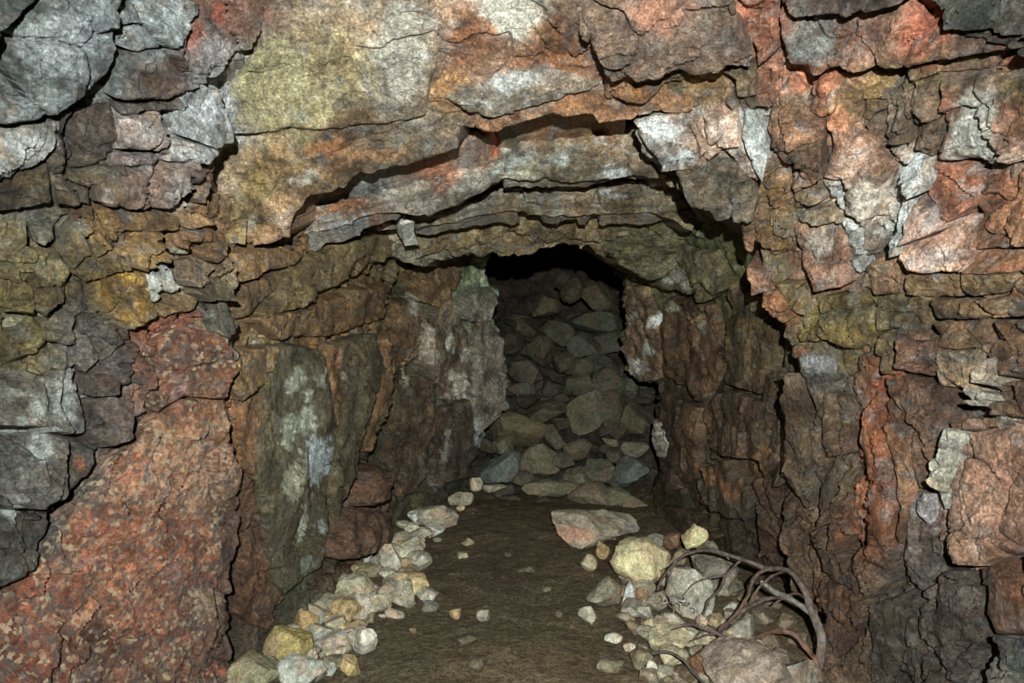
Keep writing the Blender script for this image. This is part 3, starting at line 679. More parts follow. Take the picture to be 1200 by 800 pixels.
# right face, lower: upright ribs
for pl, c, of, nm in [([(1107,543),(1133,506),(1186,495),(1250,516),(1250,632),(1175,653),(1144,666),(1123,663),(1102,637),(1099,590)],None,.09,'rock_mass'),([(1110,501),(1123,506),(1107,537),(1102,574),(1100,611),(1094,579),(1091,548)],(150,152,140),.11,'rock_flake'),
        ([(1007,474),(1031,450),(1034,516),(1044,569),(1042,616),(1052,658),(1031,695),(1021,700),(1007,663),(1018,611),(1013,558),(1002,516)],None,.05,'rock_rib'),
        ([(1057,437),(1107,455),(1110,485),(1097,506),(1081,569),(1065,569),(1060,495)],(112,82,68),.07,'rock_rib'),([(1165,747),(1230,742),(1230,780),(1175,784)],(118,122,124),.08,'rock_block'),
        ([(1026,705),(1060,695),(1097,716),(1102,790),(1060,830),(1028,800)],(78,70,62),.06,'rock_rib'),([(918,585),(950,590),(957,632),(950,716),(929,690),(916,632)],(92,70,54),.04,'rock_rib'),
        ([(965,674),(1023,700),(1018,726),(976,768),(963,737)],(98,68,54),.06,'rock_rib'),
        ([(1036,444),(1056,440),(1060,500),(1064,572),(1052,640),(1044,600),(1046,560),(1036,500)],(125,85,62),.06,'rock_rib'),([(1066,574),(1080,572),(1092,610),(1090,660),(1100,710),(1062,690),(1054,650)],(105,95,90),.05,'rock_rib'),
        ([(1104,670),(1124,668),(1144,672),(1150,740),(1130,800),(1106,790),(1100,716)],(90,80,74),.04,'rock_rib'),([(1150,668),(1180,658),(1240,640),(1240,738),(1162,744)],(125,82,64),.06,'rock_rib'),
        ([(1070,585),(1080,576),(1088,600),(1080,622),(1072,606)],(165,160,165),.09,'rock_flake'),([(1078,626),(1086,622),(1088,660),(1080,654)],(140,132,132),.09,'rock_flake'),
        ([(914,440),(930,436),(944,530),(952,600),(930,582),(912,560),(918,510)],(82,66,50),.05,'rock_rib'),([(960,604),(982,646),(1006,664),(1018,698),(966,670),(956,640)],(88,68,54),.05,'rock_rib'),
        ([(956,720),(966,742),(978,772),(1024,730),(1026,800),(1020,850),(960,850)],(90,70,56),.05,'rock_rib'),([(1110,494),(1160,488),(1186,492),(1140,502),(1120,504)],(130,95,78),.06,'rock_block')]:
    if nm == 'rock_mass': piece(R,'right',pl,of,c,nm,strata=0,fac=.55,edge=(.05,14),vary=.7)
    else: piece(R,'right',pl,of,c,nm,stretch=(1,1,.35),edge=(.018,5),strata=1.0,fac=.9)
# inner left wall
I1 = wall_in_left
for pl, c, of, nm in [([(334,407),(350,405),(377,412),(384,452),(395,520),(390,574),(381,628),(375,664),(336,695),(318,664),(314,610),(314,520),(318,457)],(80,75,55),.05,'rock_slab'),
        ([(388,403),(404,405),(399,475),(393,511),(384,443)],(112,80,52),.05,'rock_rib'),([(406,400),(438,388),(450,430),(438,475),(420,542),(395,628),(397,520)],(74,66,48),.06,'rock_slab'),
        ([(440,407),(458,385),(460,452),(435,529),(426,529),(444,457)],(96,70,46),.05,'rock_rib'),([(285,474),(316,459),(313,520),(312,560),(286,545)],(120,82,55),.03,'rock_slab'),
        ([(431,553),(444,545),(454,550),(455,587),(435,592)],(82,58,46),.10,'rock_block'),([(395,632),(417,596),(453,598),(458,628),(449,646),(395,655)],(84,60,48),.12,'rock_block'),
        ([(278,416),(334,405),(322,448),(287,472),(278,457)],(125,98,62),.05,'rock_slab'),([(288,552),(312,568),(314,640),(332,700),(318,740),(292,720),(284,640)],(98,66,50),.03,'rock_rib'),
        ([(262,300),(330,290),(352,296),(340,312),(280,330)],(130,98,62),.04,'rock_slab'),([(350,312),(420,286),(470,270),(462,300),(400,330),(350,360),(310,372)],(98,84,54),.05,'rock_slab'),
        ([(296,372),(350,366),(420,340),(456,336),(450,372),(400,392),(330,398)],(105,80,52),.04,'rock_slab'),([(284,336),(340,318),(344,330),(300,366),(284,372)],(108,84,58),.03,'rock_slab')]:
    piece(I1,'W1',pl,of,c,nm,stretch=(1,1,.4),strata=.4,jit=1.3,fac=.45 if nm=='rock_slab' else .8,vary=.8, bulge=.05 if nm=='rock_block' else 0)
I2 = wall_in_left2
for pl, c, of, nm in [([(566,368),(587,395),(592,453),(594,480),(575,498),(560,512),(555,449),(560,404)],(72,66,58),.07,'rock_mass'),([(544,350),(575,334),(584,350),(577,377),(555,377)],(85,80,72),.10,'rock_block'),
        ([(483,318),(523,287),(560,298),(541,327),(510,359),(487,350)],(84,64,40),.08,'rock_slab'),([(468,355),(486,352),(498,372),(492,420),(472,430),(462,400)],(78,58,40),.06,'rock_slab'),
        ([(500,380),(530,345),(545,380),(552,450),(530,470),(505,440)],(76,64,52),.07,'rock_slab'),([(470,440),(500,440),(512,500),(505,560),(470,590),(455,540)],(60,47,34),.06,'rock_slab'),
        ([(514,480),(552,470),(560,520),(545,560),(515,572)],(52,42,34),.06,'rock_slab')]:
    piece(I2,'W2',pl,of,c,nm,stretch=(1,1,.5),res=2.0,thick=.3,fac=.5,crack=.5)
I3 = wall_in_right
for pl, c, of, nm in [([(730,335),(755,335),(775,390),(770,447),(748,446),(735,436),(728,405),(732,370)],(80,64,48),.05,'rock_mass'),([(765,490),(775,495),(782,520),(780,535),(770,535),(764,510)],(125,125,118),.06,'rock_flake'),
        ([(722,300),(760,285),(830,300),(850,340),(830,352),(800,342),(745,325)],(80,72,50),.10,'rock_slab'),([(780,350),(830,356),(850,420),(820,470),(778,440)],(76,56,40),.05,'rock_slab'),
        ([(852,330),(884,350),(902,400),(890,460),(850,450)],(74,60,38),.05,'rock_slab'),([(775,460),(820,478),(812,560),(778,580),(770,530)],(66,50,38),.05,'rock_slab'),
        ([(822,480),(850,456),(888,470),(880,540),(830,530)],(66,50,38),.06,'rock_slab'),([(816,545),(850,540),(884,585),(870,610),(820,590)],(70,58,44),.06,'rock_slab'),
        ([(894,440),(914,430),(920,480),(906,540),(890,560),(886,500)],(76,60,44),.05,'rock_rib'),([(770,590),(812,600),(840,630),(800,650),(762,630)],(58,44,33),.06,'rock_slab'),([(880,560),(904,560),(918,620),(930,690),(890,650)],(72,50,38),.05,'rock_rib')]:
    piece(I3,'W3',pl,of,c,nm,res=2.2,stretch=(1,1,.6),thick=.25,fac=.5,crack=.5)
# arch ledges
for par, lay, pl, c, of in [(ring_a,'ringA',[(346,262),(352,240),(372,228),(404,222),(424,206),(470,199),(520,190),(546,184),(556,176),(584,172),(560,192),(500,205),(450,222),(412,232),(362,247)],None,.30),
        (ring_a,'ringA',[(560,160),(600,150),(650,140),(700,142),(728,150),(730,160),(708,155),(670,160),(611,166),(600,174),(584,172)],None,.30),
        (ring_a,'ringA',[(344,274),(362,252),(412,237),(452,226),(498,212),(520,210),(500,226),(455,240),(418,254)],None,.05),
        (ring_a,'ringA',[(600,178),(614,170),(672,164),(708,160),(722,172),(742,196),(690,202),(640,200),(590,204)],None,.05),
        (ring_b,'ringB',[(612,222),(660,216),(700,222),(690,240),(640,244),(616,240)],None,.05),(ring_b,'ringB',[(478,256),(500,250),(560,234),(600,222),(606,240),(560,246),(500,258)],None,.05),
        (ring_b,'ringB',[(700,218),(760,216),(786,240),(760,246),(704,242)],None,.05),(ring_b,'ringB',[(466,262),(484,258),(487,272),(472,276)],(150,155,152),.12)]:
    piece(par,lay,pl,of,c,'rock_slab',res=2,edge=(.012,3),strata=.6,ledge=.4,jit=1.0,fac=.55)
for pl, c in [([(486,278),(540,266),(610,258),(680,262),(740,270),(700,276),(600,272),(530,286),(484,294)],(95,82,56)),([(520,292),(600,276),(660,272),(716,284),(712,296),(690,284),(640,284),(596,290),(560,295)],(92,78,56))]:
    piece(ring_c,'ringC',pl,.06,c,'rock_slab',res=2,edge=(.02,5))

# broken rock filled in between the traced blocks (cells of a jittered grid)
def clip_cell(poly, m, n):
    out = []
    for i in range(len(poly)):
        a, b = poly[i], poly[(i + 1) % len(poly)]
        da, db = (a - m) @ n, (b - m) @ n
        if da <= 0: out.append(a)
        if da * db < 0: out.append(a + (b - a) * da / (da - db))
    return out
def broken(parent, layer, region, size, seed, off=(.0, .05), asp=(1, 1), prob=1.0, **kw):
    rng = random.Random(seed)
    reg = np.array(region, float)
    x0, y0 = reg.min(0); x1, y1 = reg.max(0)
    sx, sy = size * asp[0], size * asp[1]
    pts = []
    for j in range(int((y1 - y0) / sy) + 3):
        for i in range(int((x1 - x0) / sx) + 3):
            pts.append((x0 + (i - 1 + (j % 2) * .5 + rng.uniform(-.36, .36)) * sx, y0 + (j - 1 + rng.uniform(-.36, .36)) * sy))
    P = np.array(pts)
    for k, p in enumerate(P):
        if not inside(reg, p[:1], p[1:])[0]: continue
        hit = False
        for (l2, pl) in TRACED:
            if l2 == layer and inside(pl, p[:1], p[1:])[0]: hit = True; break
        if hit or rng.random() > prob: continue
        cell = [np.array(c, float) + p for c in [(-sx*1.2,-sy*1.2),(sx*1.2,-sy*1.2),(sx*1.2,sy*1.2),(-sx*1.2,sy*1.2)]]
        sc = np.array([1 / sx, 1 / sy])
        for j, q in enumerate(P):
            dq = q - p
            if j == k or abs(dq[0]) > 2.6 * sx or abs(dq[1]) > 2.6 * sy: continue
            n = dq * sc * sc
            cell = clip_cell(cell, p + dq * .5 * .97, n)
            if len(cell) < 3: break
        if len(cell) < 3: continue
        patch('rock_block', cell, layer, off=rng.uniform(*off), parent=parent, thick=.12, res=2.6, jit=2.4, fac=.9, rough=.8, ledge=.5,
              edge=(.012, 4), tilt=(rng.uniform(-.8,.8), rng.uniform(-.8,.8)), **kw)
broken(L, 'left', [(-20,245),(110,245),(250,245),(280,300),(284,400),(200,410),(150,440),(100,470),(50,445),(-20,430)], 34, 1, strata=.3)
broken(L, 'left', [(110,420),(200,405),(180,480),(130,520),(150,470)], 30, 2)
broken(R, 'right', [(1050,180),(1240,190),(1240,500),(1110,500),(1040,440),(1010,380),(1010,330),(1050,310)], 36, 3, strata=0)
broken(R, 'right', [(862,270),(900,240),(960,230),(1000,290),(1010,380),(960,420),(930,420)], 26, 4, off=(.0,.06), strata=0)
broken(R, 'right', [(940,420),(1040,440),(1110,500),(1100,700),(1240,660),(1240,830),(980,830),(940,620)], 40, 5, asp=(.5,2.0), stretch=(1,1,.35), strata=1.0, off=(0,.07))
broken(R, 'right', [(860,100),(1090,84),(1100,190),(1050,190),(1030,300),(990,240),(900,240),(860,200)], 34, 6, strata=.3)

# ------------------------------------------------------------------ floor
def build_floor():
    xs = np.arange(-2.6, 2.6, .022); ys = np.concatenate([np.arange(-.6, 2.4, .06), np.arange(2.4, 8.6, .026)])
    X, Y = np.meshgrid(xs, ys)
    P = np.stack([X.ravel(), Y.ravel(), np.zeros(X.size)], 1)
    z = fbm(P * 2.0, 3, 11) * .012 + fbm(P * 9, 4, 12) * .010 + np.clip(fbm(P * 28, 3, 13) - .25, 0, 1) * .016
    side = np.clip((np.abs(P[:, 0] - .05) - .75) / .5, 0, 1)
    z = z + side * .03
    P[:, 2] = z - .008
    idx = np.arange(X.size).reshape(X.shape)
    q = np.stack([idx[:-1, :-1], idx[:-1, 1:], idx[1:, 1:], idx[1:, :-1]], -1).reshape(-1, 4)
    c = np.tile(np.array([.118, .090, .056]), (len(P), 1))
    n = fbm(P * 3, 3, 15); n2 = fbm(P * 25, 3, 16)
    c = c * np.clip(1 + n * .25 + n2 * .3, .4, 1.8)[:, None]
    k = np.clip(fbm(P * 2.2 + 4, 2, 18), 0, .6)[:, None]
    c = c * (1 - k) + np.array([.096, .082, .054]) * k
    o = link('floor', raw_mesh('floor', P, q, c, M_DIRT))
    o['kind'] = 'structure'
    return o
build_floor()

# ------------------------------------------------------------------ stones
def ico(sub):
    import bmesh
    bm = bmesh.new(); bmesh.ops.create_icosphere(bm, subdivisions=sub, radius=1)
    bm.verts.ensure_lookup_table()
    V = np.array([v.co[:] for v in bm.verts]); Q = np.array([[v.index for v in f.verts] for f in bm.faces])
    bm.free()
    return V, Q
ICO = {k: ico(k) for k in (3, 4, 5)}
def fdepth(vb):
    return H * F / (vb - 400)
NST = [0]
def stone(u, v, ru, rv, c, label, group=None, d=None, rot=0, poly=None, sub=4, cuts=13, dep=1.0, name='stone', spots=(), cat='stone', hmin=.42, bag=None):
    """u, v: centre seen in the photo; ru, rv: half extents in photo pixels; d: distance (default: standing on the floor)"""
    NST[0] += 1
    rng = np.random.RandomState(NST[0] * 7 + 3)
    V, Q = ICO[sub]
    V = V.copy()
    for k in range(cuts):
        n = rng.normal(size=3); n /= np.linalg.norm(n)
        h = rng.uniform(hmin, .84)
        s = V @ n
        m = s > h
        V[m] -= n * (s[m] - h)[:, None] * .93
    V -= (V.max(0) + V.min(0)) / 2
    V /= np.abs(V).max(0)
    if poly is not None:
        pl = np.array(poly, float)
        u, v = (pl.max(0) + pl.min(0)) / 2
        ru, rv = (pl.max(0) - pl.min(0)) / 2
        # radial fit of the outline in the vertical plane
        ang = np.arctan2(V[:, 2], V[:, 0])
        dp = densify(pl, 3, .5, NST[0]) - [u, v]
        dp[:, 0] /= ru; dp[:, 1] /= -rv
        pa = np.arctan2(dp[:, 1], dp[:, 0]); pr = np.linalg.norm(dp, axis=1)
        o = np.argsort(pa); pa, pr = pa[o], pr[o]
        tgt = np.interp(ang, np.concatenate([pa - 2 * np.pi, pa, pa + 2 * np.pi]), np.tile(pr, 3))
        # present outline of the cut ball
        bins = np.round((ang + np.pi) / (2 * np.pi) * 48).astype(int) % 48
        rad = np.linalg.norm(V[:, [0, 2]], axis=1)
        cur = np.array([rad[bins == b].max() if (bins == b).any() else 1 for b in range(48)])
        V[:, [0, 2]] *= (tgt / cur[bins])[:, None]
        rot = 0
    if d is None:
        d = fdepth(v + rv * .92)
    sc = d / F
    ry = min(ru, rv * 1.6) * dep if dep <= 1 else ru * dep
    V = V * np.array([ru, max(ry, rv * .6), rv]) * sc
    if rot:
        a = math.radians(-rot); ca, sa = math.cos(a), math.sin(a)
        x, z = V[:, 0].copy(), V[:, 2].copy()
        V[:, 0] = x * ca - z * sa; V[:, 2] = x * sa + z * ca
    size = max(ru, rv) * sc
    nrm = V / (np.linalg.norm(V, axis=1)[:, None] + 1e-9)
    P = V + rng.uniform(-50, 50, 3)
    V = V + nrm * (fbm(P / size * 1.6, 3, 5) * .06 * size + fbm(P / size * 5, 3, 6) * .035 * size)[:, None]
    ctr = unproj(np.array(float(u)), np.array(float(v)), np.array(float(d)))
    ctr = ctr + np.array([0, ry * sc * .25, 0])
    base = albedo(np.array(c, float), np.array(float(d)))
    base = base * .92 * .72 + base.mean() * np.array([1.08, 1.0, .78]) * .26
    n1 = fbm(P * 12, 3, 9); n2 = fbm(P * 40, 3, 10); n3 = fbm(P * 8 + 5, 2, 12)
    C = base[None] * np.clip(1 + n1 * .35 + n2 * .35, .35, 1.9)[:, None]
    k = np.clip(n3 * 1.5 - .2, 0, .6)[:, None]
    C = C * (1 - k) + base.mean() * np.array([1.35, .95, .6]) * k
    for (sx, sz, sr, sc_) in spots:      # mineral zones: direction in the front plane (-1..1), radius, seen colour
        x = V[:, 0] / (ru * d / F); z = V[:, 2] / (rv * d / F)
        m = np.clip((sr - np.hypot(x - sx, z - sz) + n3 * .15) / .35, 0, 1)[:, None] * .85
        C = C * (1 - m) + albedo(np.array(sc_, float), np.array(float(d))) * m * np.clip(1 + n2 * .3, .5, 1.5)[:, None]
    if bag is not None:
        bag.append((V + ctr, Q, np.clip(C, .003, .75)))
        return None
    me = raw_mesh(name, V, Q, np.clip(C, .003, .75), M_STONE, 30)
    o = link(name, me, None, tuple(ctr))
    o['label'] = label; o['category'] = cat
    if group: o['group'] = group
    return o

GL = 'rubble strip along the left wall'
GR = 'rubble beside the right wall'
GP = 'stones of the rubble heap at the tunnel end'
# left strip: u v ru rv colour label
for (u, v, ru, rv, c, lab, kw) in [
  (336,761,29,21,(150,132,66),'yellow-ochre stone, the most yellow one in the left rubble strip',dict(cuts=16)),
  (352,789,30,16,(150,158,152),'flat grey-blue stone in front of the yellow-ochre stone at the left',{}),
  (294,790,36,22,(140,140,105),'large olive-grey stone at the near left end of the rubble strip',{}),
  (357,725,16,15,(160,128,75),'tan stone against the left wall above the yellow-ochre stone',{}),
  (382,706,20,9,(125,118,100),'thin grey-brown slab lying above the tan stones on the left',{}),
  (404,715,19,13,(165,138,88),'sandy orange stone in the middle of the left rubble strip',{}),
  (426,709,13,14,(150,142,130),'pinkish grey stone right of the sandy orange stone on the left',{}),
  (418,686,26,14,(148,146,122),'broad flat grey slab, the largest in the middle of left strip',dict(cuts=18)),
  (464,698,22,16,(135,128,112),'brown-grey stone between the broad flat slab and the dirt path',{}),
  (445,706,14,13,(142,132,108),'dull tan stone wedged beside the brown-grey stone, left strip',{}),
  (484,684,21,11,(160,138,92),'sandy flat stone at the path edge of the left strip',{}),
  (500,700,14,11,(150,148,130),'pale grey stone at the tip of the left strip by the path',{}),
  (503,712,11,7,(92,102,105),'dark blue-grey stone under the pale grey tip of left strip',{}),
  (462,720,12,6,(165,160,148),'small whitish flat stone on the dirt below the brown-grey stone',{}),
  (456,656,16,21,(138,134,124),'upright speckled grey stone beside the purplish wall lump',{}),
  (428,654,7,10,(150,156,156),'thin bluish-white shard standing left of the speckled grey stone',{}),
  (407,655,11,9,(145,128,92),'small tan stone at the foot of the purplish wall lump',{}),
  (428,668,15,7,(115,108,72),'olive stone under the bluish-white shard',{}),
  (483,641,15,12,(130,128,112),'greenish grey stone above the path edge, left strip',{}),
  (491,657,15,11,(140,140,126),'pale stone right of the upright speckled grey stone',{}),
  (470,632,13,8,(118,112,98),'grey-brown stone deeper along the left wall',{}),
  (492,627,15,8,(125,120,105),'low grey stone behind the greenish grey stone, left strip',{}),
  (505,605,20,13,(125,122,108),'broad pale grey stone far along the left strip',{}),
  (522,606,16,11,(100,94,86),'darker grey stone touching the broad pale one, far left strip',{}),
  (508,620,12,7,(130,126,108),'small pale stone below the broad pale grey stone',{}),
  (523,576,15,7,(110,98,88),'pinkish flat stone at the foot of the deep left wall',dict(rot=15)),
  (540,583,15,8,(108,102,88),'grey stone right of the pinkish flat stone, far left',{}),
  (558,567,8,8,(125,124,108),'small whitish cube-like stone before the blue-green heap stone',{}),
  (582,573,18,5,(88,84,72),'long thin flat stone at the far left end of the path',{}),
  (377,742,20,13,(152,158,148),'pale blue-grey stone below the tan wall stone, left strip',{}),
  (389,756,24,13,(150,160,158),'bluish-white flat stone next to the yellow-ochre stone',{}),
  (393,733,13,10,(150,146,122),'cream-grey stone above the bluish-white flat stone',{}),
  (405,745,12,9,(155,140,130),'pinkish small stone between bluish flat stone and the pale one',{}),
  (427,752,15,15,(168,160,150),'pale pinkish-white stone standing at the near path edge',{}),
  (409,781,15,8,(170,148,85),'yellow flat chip at the near path edge of left strip',dict(rot=30)),
  (388,779,13,11,(125,115,88),'brownish stone between the grey-blue flat stone and yellow chip',{}),
  (371,699,9,6,(140,118,72),'little orange-tan stone on top against the left wall',{}),
  (480,668,10,6,(135,122,92),'little tan stone behind the sandy flat stone',{}),
  (440,670,9,7,(120,112,90),'little brown stone between olive stone and speckled grey stone',{}),
  (320,745,10,9,(130,122,88),'small olive stone behind the yellow-ochre stone',{}),
  (362,768,10,8,(160,155,140),'small cream stone tucked against the yellow-ochre stone',{}),
  (448,722,6,3,(150,142,125),'little chip on the dirt left of the whitish flat stone',{}),
 ]:
    stone(u, v, ru, rv, c, lab, GL, **kw)
# stones lying on the path
GF = 'loose stones on the dirt path'
for (u, v, ru, rv, c, lab, kw) in [
  (566,722,8,8,(140,138,125),'whitish pebble on the dirt in the middle of the path',{}),
  (533,719,7,6,(140,112,70),'orange pebble on the dirt, left of the whitish pebble',{}),
  (546,751,15,8,(82,80,66),'flat dark grey stone half sunk in the path',{}),
  (560,779,12,9,(92,82,64),'brown stone half sunk in the path at the bottom edge',{}),
  (484,739,5,4,(135,105,75),'tiny reddish pebble on the dirt near the left strip',{}),
  (690,660,10,10,(140,134,105),'round cream pebble in front of the pink and grey boulder',{}),
  (689,721,11,11,(138,136,120),'round pale grey pebble alone on the path by the right rubble',{}),
  (720,748,11,5,(178,178,165),'flat white chip on the dirt at lower right',{}),
  (738,759,7,4,(168,160,142),'small white chip right of the flat white chip',{}),
  (716,781,17,7,(120,112,88),'flat tan stone half sunk at the bottom right of the path',{}),
  (618,668,12,4,(80,72,56),'low brown lump in the centre of the path',{}),
  (640,690,6,3,(85,76,60),'tiny brown lump in the centre of the path',{}),
  (595,650,5,3,(84,76,58),'tiny pebble in the far centre of the path',{}),
  (655,720,5,4,(100,80,62),'tiny brown pebble left of the round grey pebble',{}),
  (672,735,5,3,(105,72,58),'tiny reddish chip on the dirt by the right rubble',{}),
 ]:
    stone(u, v, ru, rv, c, lab, GF, sub=3, **kw)
# right rubble
stone(0,0,0,0,(118,108,94),'pink and grey flat-topped boulder with blue end at the path edge',GR,poly=[(648,603),(668,600),(710,604),(738,609),(752,615),(755,630),(731,633),(710,634),(671,640),(654,627)],sub=5,cuts=16,
      spots=[(-.5,-.1,.62,(138,100,86)),(.85,0,.34,(92,102,112))],cat='boulder',name='boulder')
stone(0,0,0,0,(168,160,115),'large rounded cream-yellow boulder behind the dead branch',GR,poly=[(713,656),(721,641),(740,633),(764,634),(785,646),(787,662),(780,678),(764,685),(740,683),(722,673)],sub=5,cuts=7,hmin=.72,cat='boulder',name='boulder')
stone(0,0,0,0,(165,160,110),'small yellowish stone with dark spots, topmost of the right rubble',GR,poly=[(799,633),(814,615),(827,619),(829,630),(819,640),(804,643)],d=4.05,spots=[(.1,0,.3,(95,90,70))],cuts=9,hmin=.6)
stone(0,0,0,0,(128,120,102),'angular grey-brown block at the path edge below cream boulder',GR,poly=[(686,702),(716,680),(732,694),(729,714),(708,712)])
stone(0,0,0,0,(140,148,150),'upright bluish-grey wedge below the cream boulder',GR,poly=[(727,712),(734,689),(740,682),(747,692),(745,708)])
stone(0,0,0,0,(140,138,128),'large grey boulder in the middle, crossed by the dead branch',GR,poly=[(782,700),(788,671),(812,664),(836,682),(838,694),(828,720),(800,724)],sub=5,cat='boulder',name='boulder')
stone(0,0,0,0,(112,104,94),'dark grey boulder behind the arch of the dead branch',GR,poly=[(812,653),(848,650),(872,671),(870,697),(838,702),(822,676)],d=3.68,sub=5,cat='boulder',name='boulder')
stone(0,0,0,0,(152,134,122),'big pinkish-grey boulder at the bottom edge under the branch',GR,poly=[(832,784),(857,766),(890,759),(910,764),(925,786),(936,802),(920,825),(836,825)],sub=5,cat='boulder',name='boulder',spots=[(-.4,0,.35,(128,126,122))])
stone(0,0,0,0,(132,128,122),'grey block right of the big pinkish boulder at bottom edge',GR,poly=[(917,777),(938,772),(959,775),(964,802),(940,822),(922,806)],sub=5,cat='boulder',name='boulder')
for (u, v, ru, rv, c, lab, kw) in [
  (707,645,8,11,(165,130,78),'small orange stone between round pebble and cream boulder',{}),
  (784,751,24,15,(170,160,125),'cream flat stone under the whitish twig tips',{}),
  (790,771,17,10,(158,148,118),'cream stone at the bottom of the right rubble',{}),
  (764,786,8,13,(160,158,148),'white wedge-shaped chip at the bottom edge, right rubble',dict(rot=-25)),
  (752,771,12,11,(128,118,92),'brownish stone at the near path edge, right rubble',{}),
  (828,753,15,15,(158,148,118),'cream round stone left of the lower branch fork',{}),
  (822,780,17,18,(145,92,58),'rust-orange stone beside the big pinkish boulder',{}),
  (869,741,22,19,(142,138,126),'pale grey stone under the fork of the dead branch',{}),
  (882,757,14,9,(150,144,132),'small pale stone behind the big pinkish boulder',{}),
  (858,714,11,9,(162,158,150),'white stone framed by the branch loops',{}),
  (839,729,11,9,(145,128,90),'tan stone between the grey boulder and the white stone',{}),
  (743,714,16,11,(132,128,116),'grey stone below the bluish wedge',{}),
  (756,720,11,10,(145,142,130),'pale grey stone right of the grey stone below the wedge',{}),
  (791,730,16,9,(165,152,138),'pale pinkish stone under the grey boulder',{}),
  (824,730,7,9,(155,140,132),'small pink stone right of the pale pinkish stone',{}),
  (806,741,13,9,(152,148,128),'pale stone above the cream flat stone',{}),
  (770,634,13,9,(105,102,88),'dull grey stone behind the cream boulder',dict(d=4.5)),
  (791,634,13,10,(100,68,50),'rusty brown stone behind, left of the spotted yellowish stone',dict(d=4.4)),
  (752,697,8,10,(128,96,70),'brown stone between bluish wedge and grey boulder',{}),
  (762,733,7,7,(160,150,105),'small yellowish stone at the path edge, right rubble',{}),
  (850,768,10,8,(120,112,92),'brown-grey stone above the big pinkish boulder',{}),
  (768,705,14,13,(130,126,116),'grey stone left of the large grey boulder',{}),
  (776,733,11,8,(150,146,134),'pale chip left of the pale pinkish stone',{}),
  (848,745,9,8,(112,102,84),'brown stone between the cream round stone and the fork',{}),
  (905,752,12,10,(110,95,78),'brown stone behind the lower branch by the wall',{}),
  (895,725,14,11,(105,92,76),'dull brown stone by the right wall inside the branch loop',{}),
  (880,700,14,12,(95,80,66),'dark brown stone at the wall foot behind the branch',{}),
  (828,640,12,9,(98,92,80),'dark stone right under the spotted yellowish stone',dict(d=4.2)),
  (800,652,14,9,(105,98,84),'grey stone below the rusty brown stone',dict(d=4.15)),
  (740,640,14,10,(86,82,70),'grey stone in the shade behind the blue-ended boulder',dict(d=4.7)),
  (905,708,13,10,(98,86,72),'dull grey stone at the wall foot under the branch arch',{}),
  (922,730,12,10,(104,88,70),'tan-brown stone at the wall foot inside the thick branch',{}),
  (936,752,11,9,(108,96,82),'grey-brown stone right under the thick branch end',{}),
  (862,690,12,10,(92,84,74),'small dark stone right of the dark grey boulder',{}),
  (912,770,12,9,(120,110,96),'greyish stone between the two boulders at the bottom edge',{}),
  (803,790,14,10,(105,80,60),'reddish-brown stone at the bottom edge left of the rust stone',{}),
  (780,790,12,9,(98,90,76),'dark grey-brown stone at the bottom edge by the white wedge',{}),
 ]:
    stone(u, v, ru, rv, c, lab, GR, **kw)
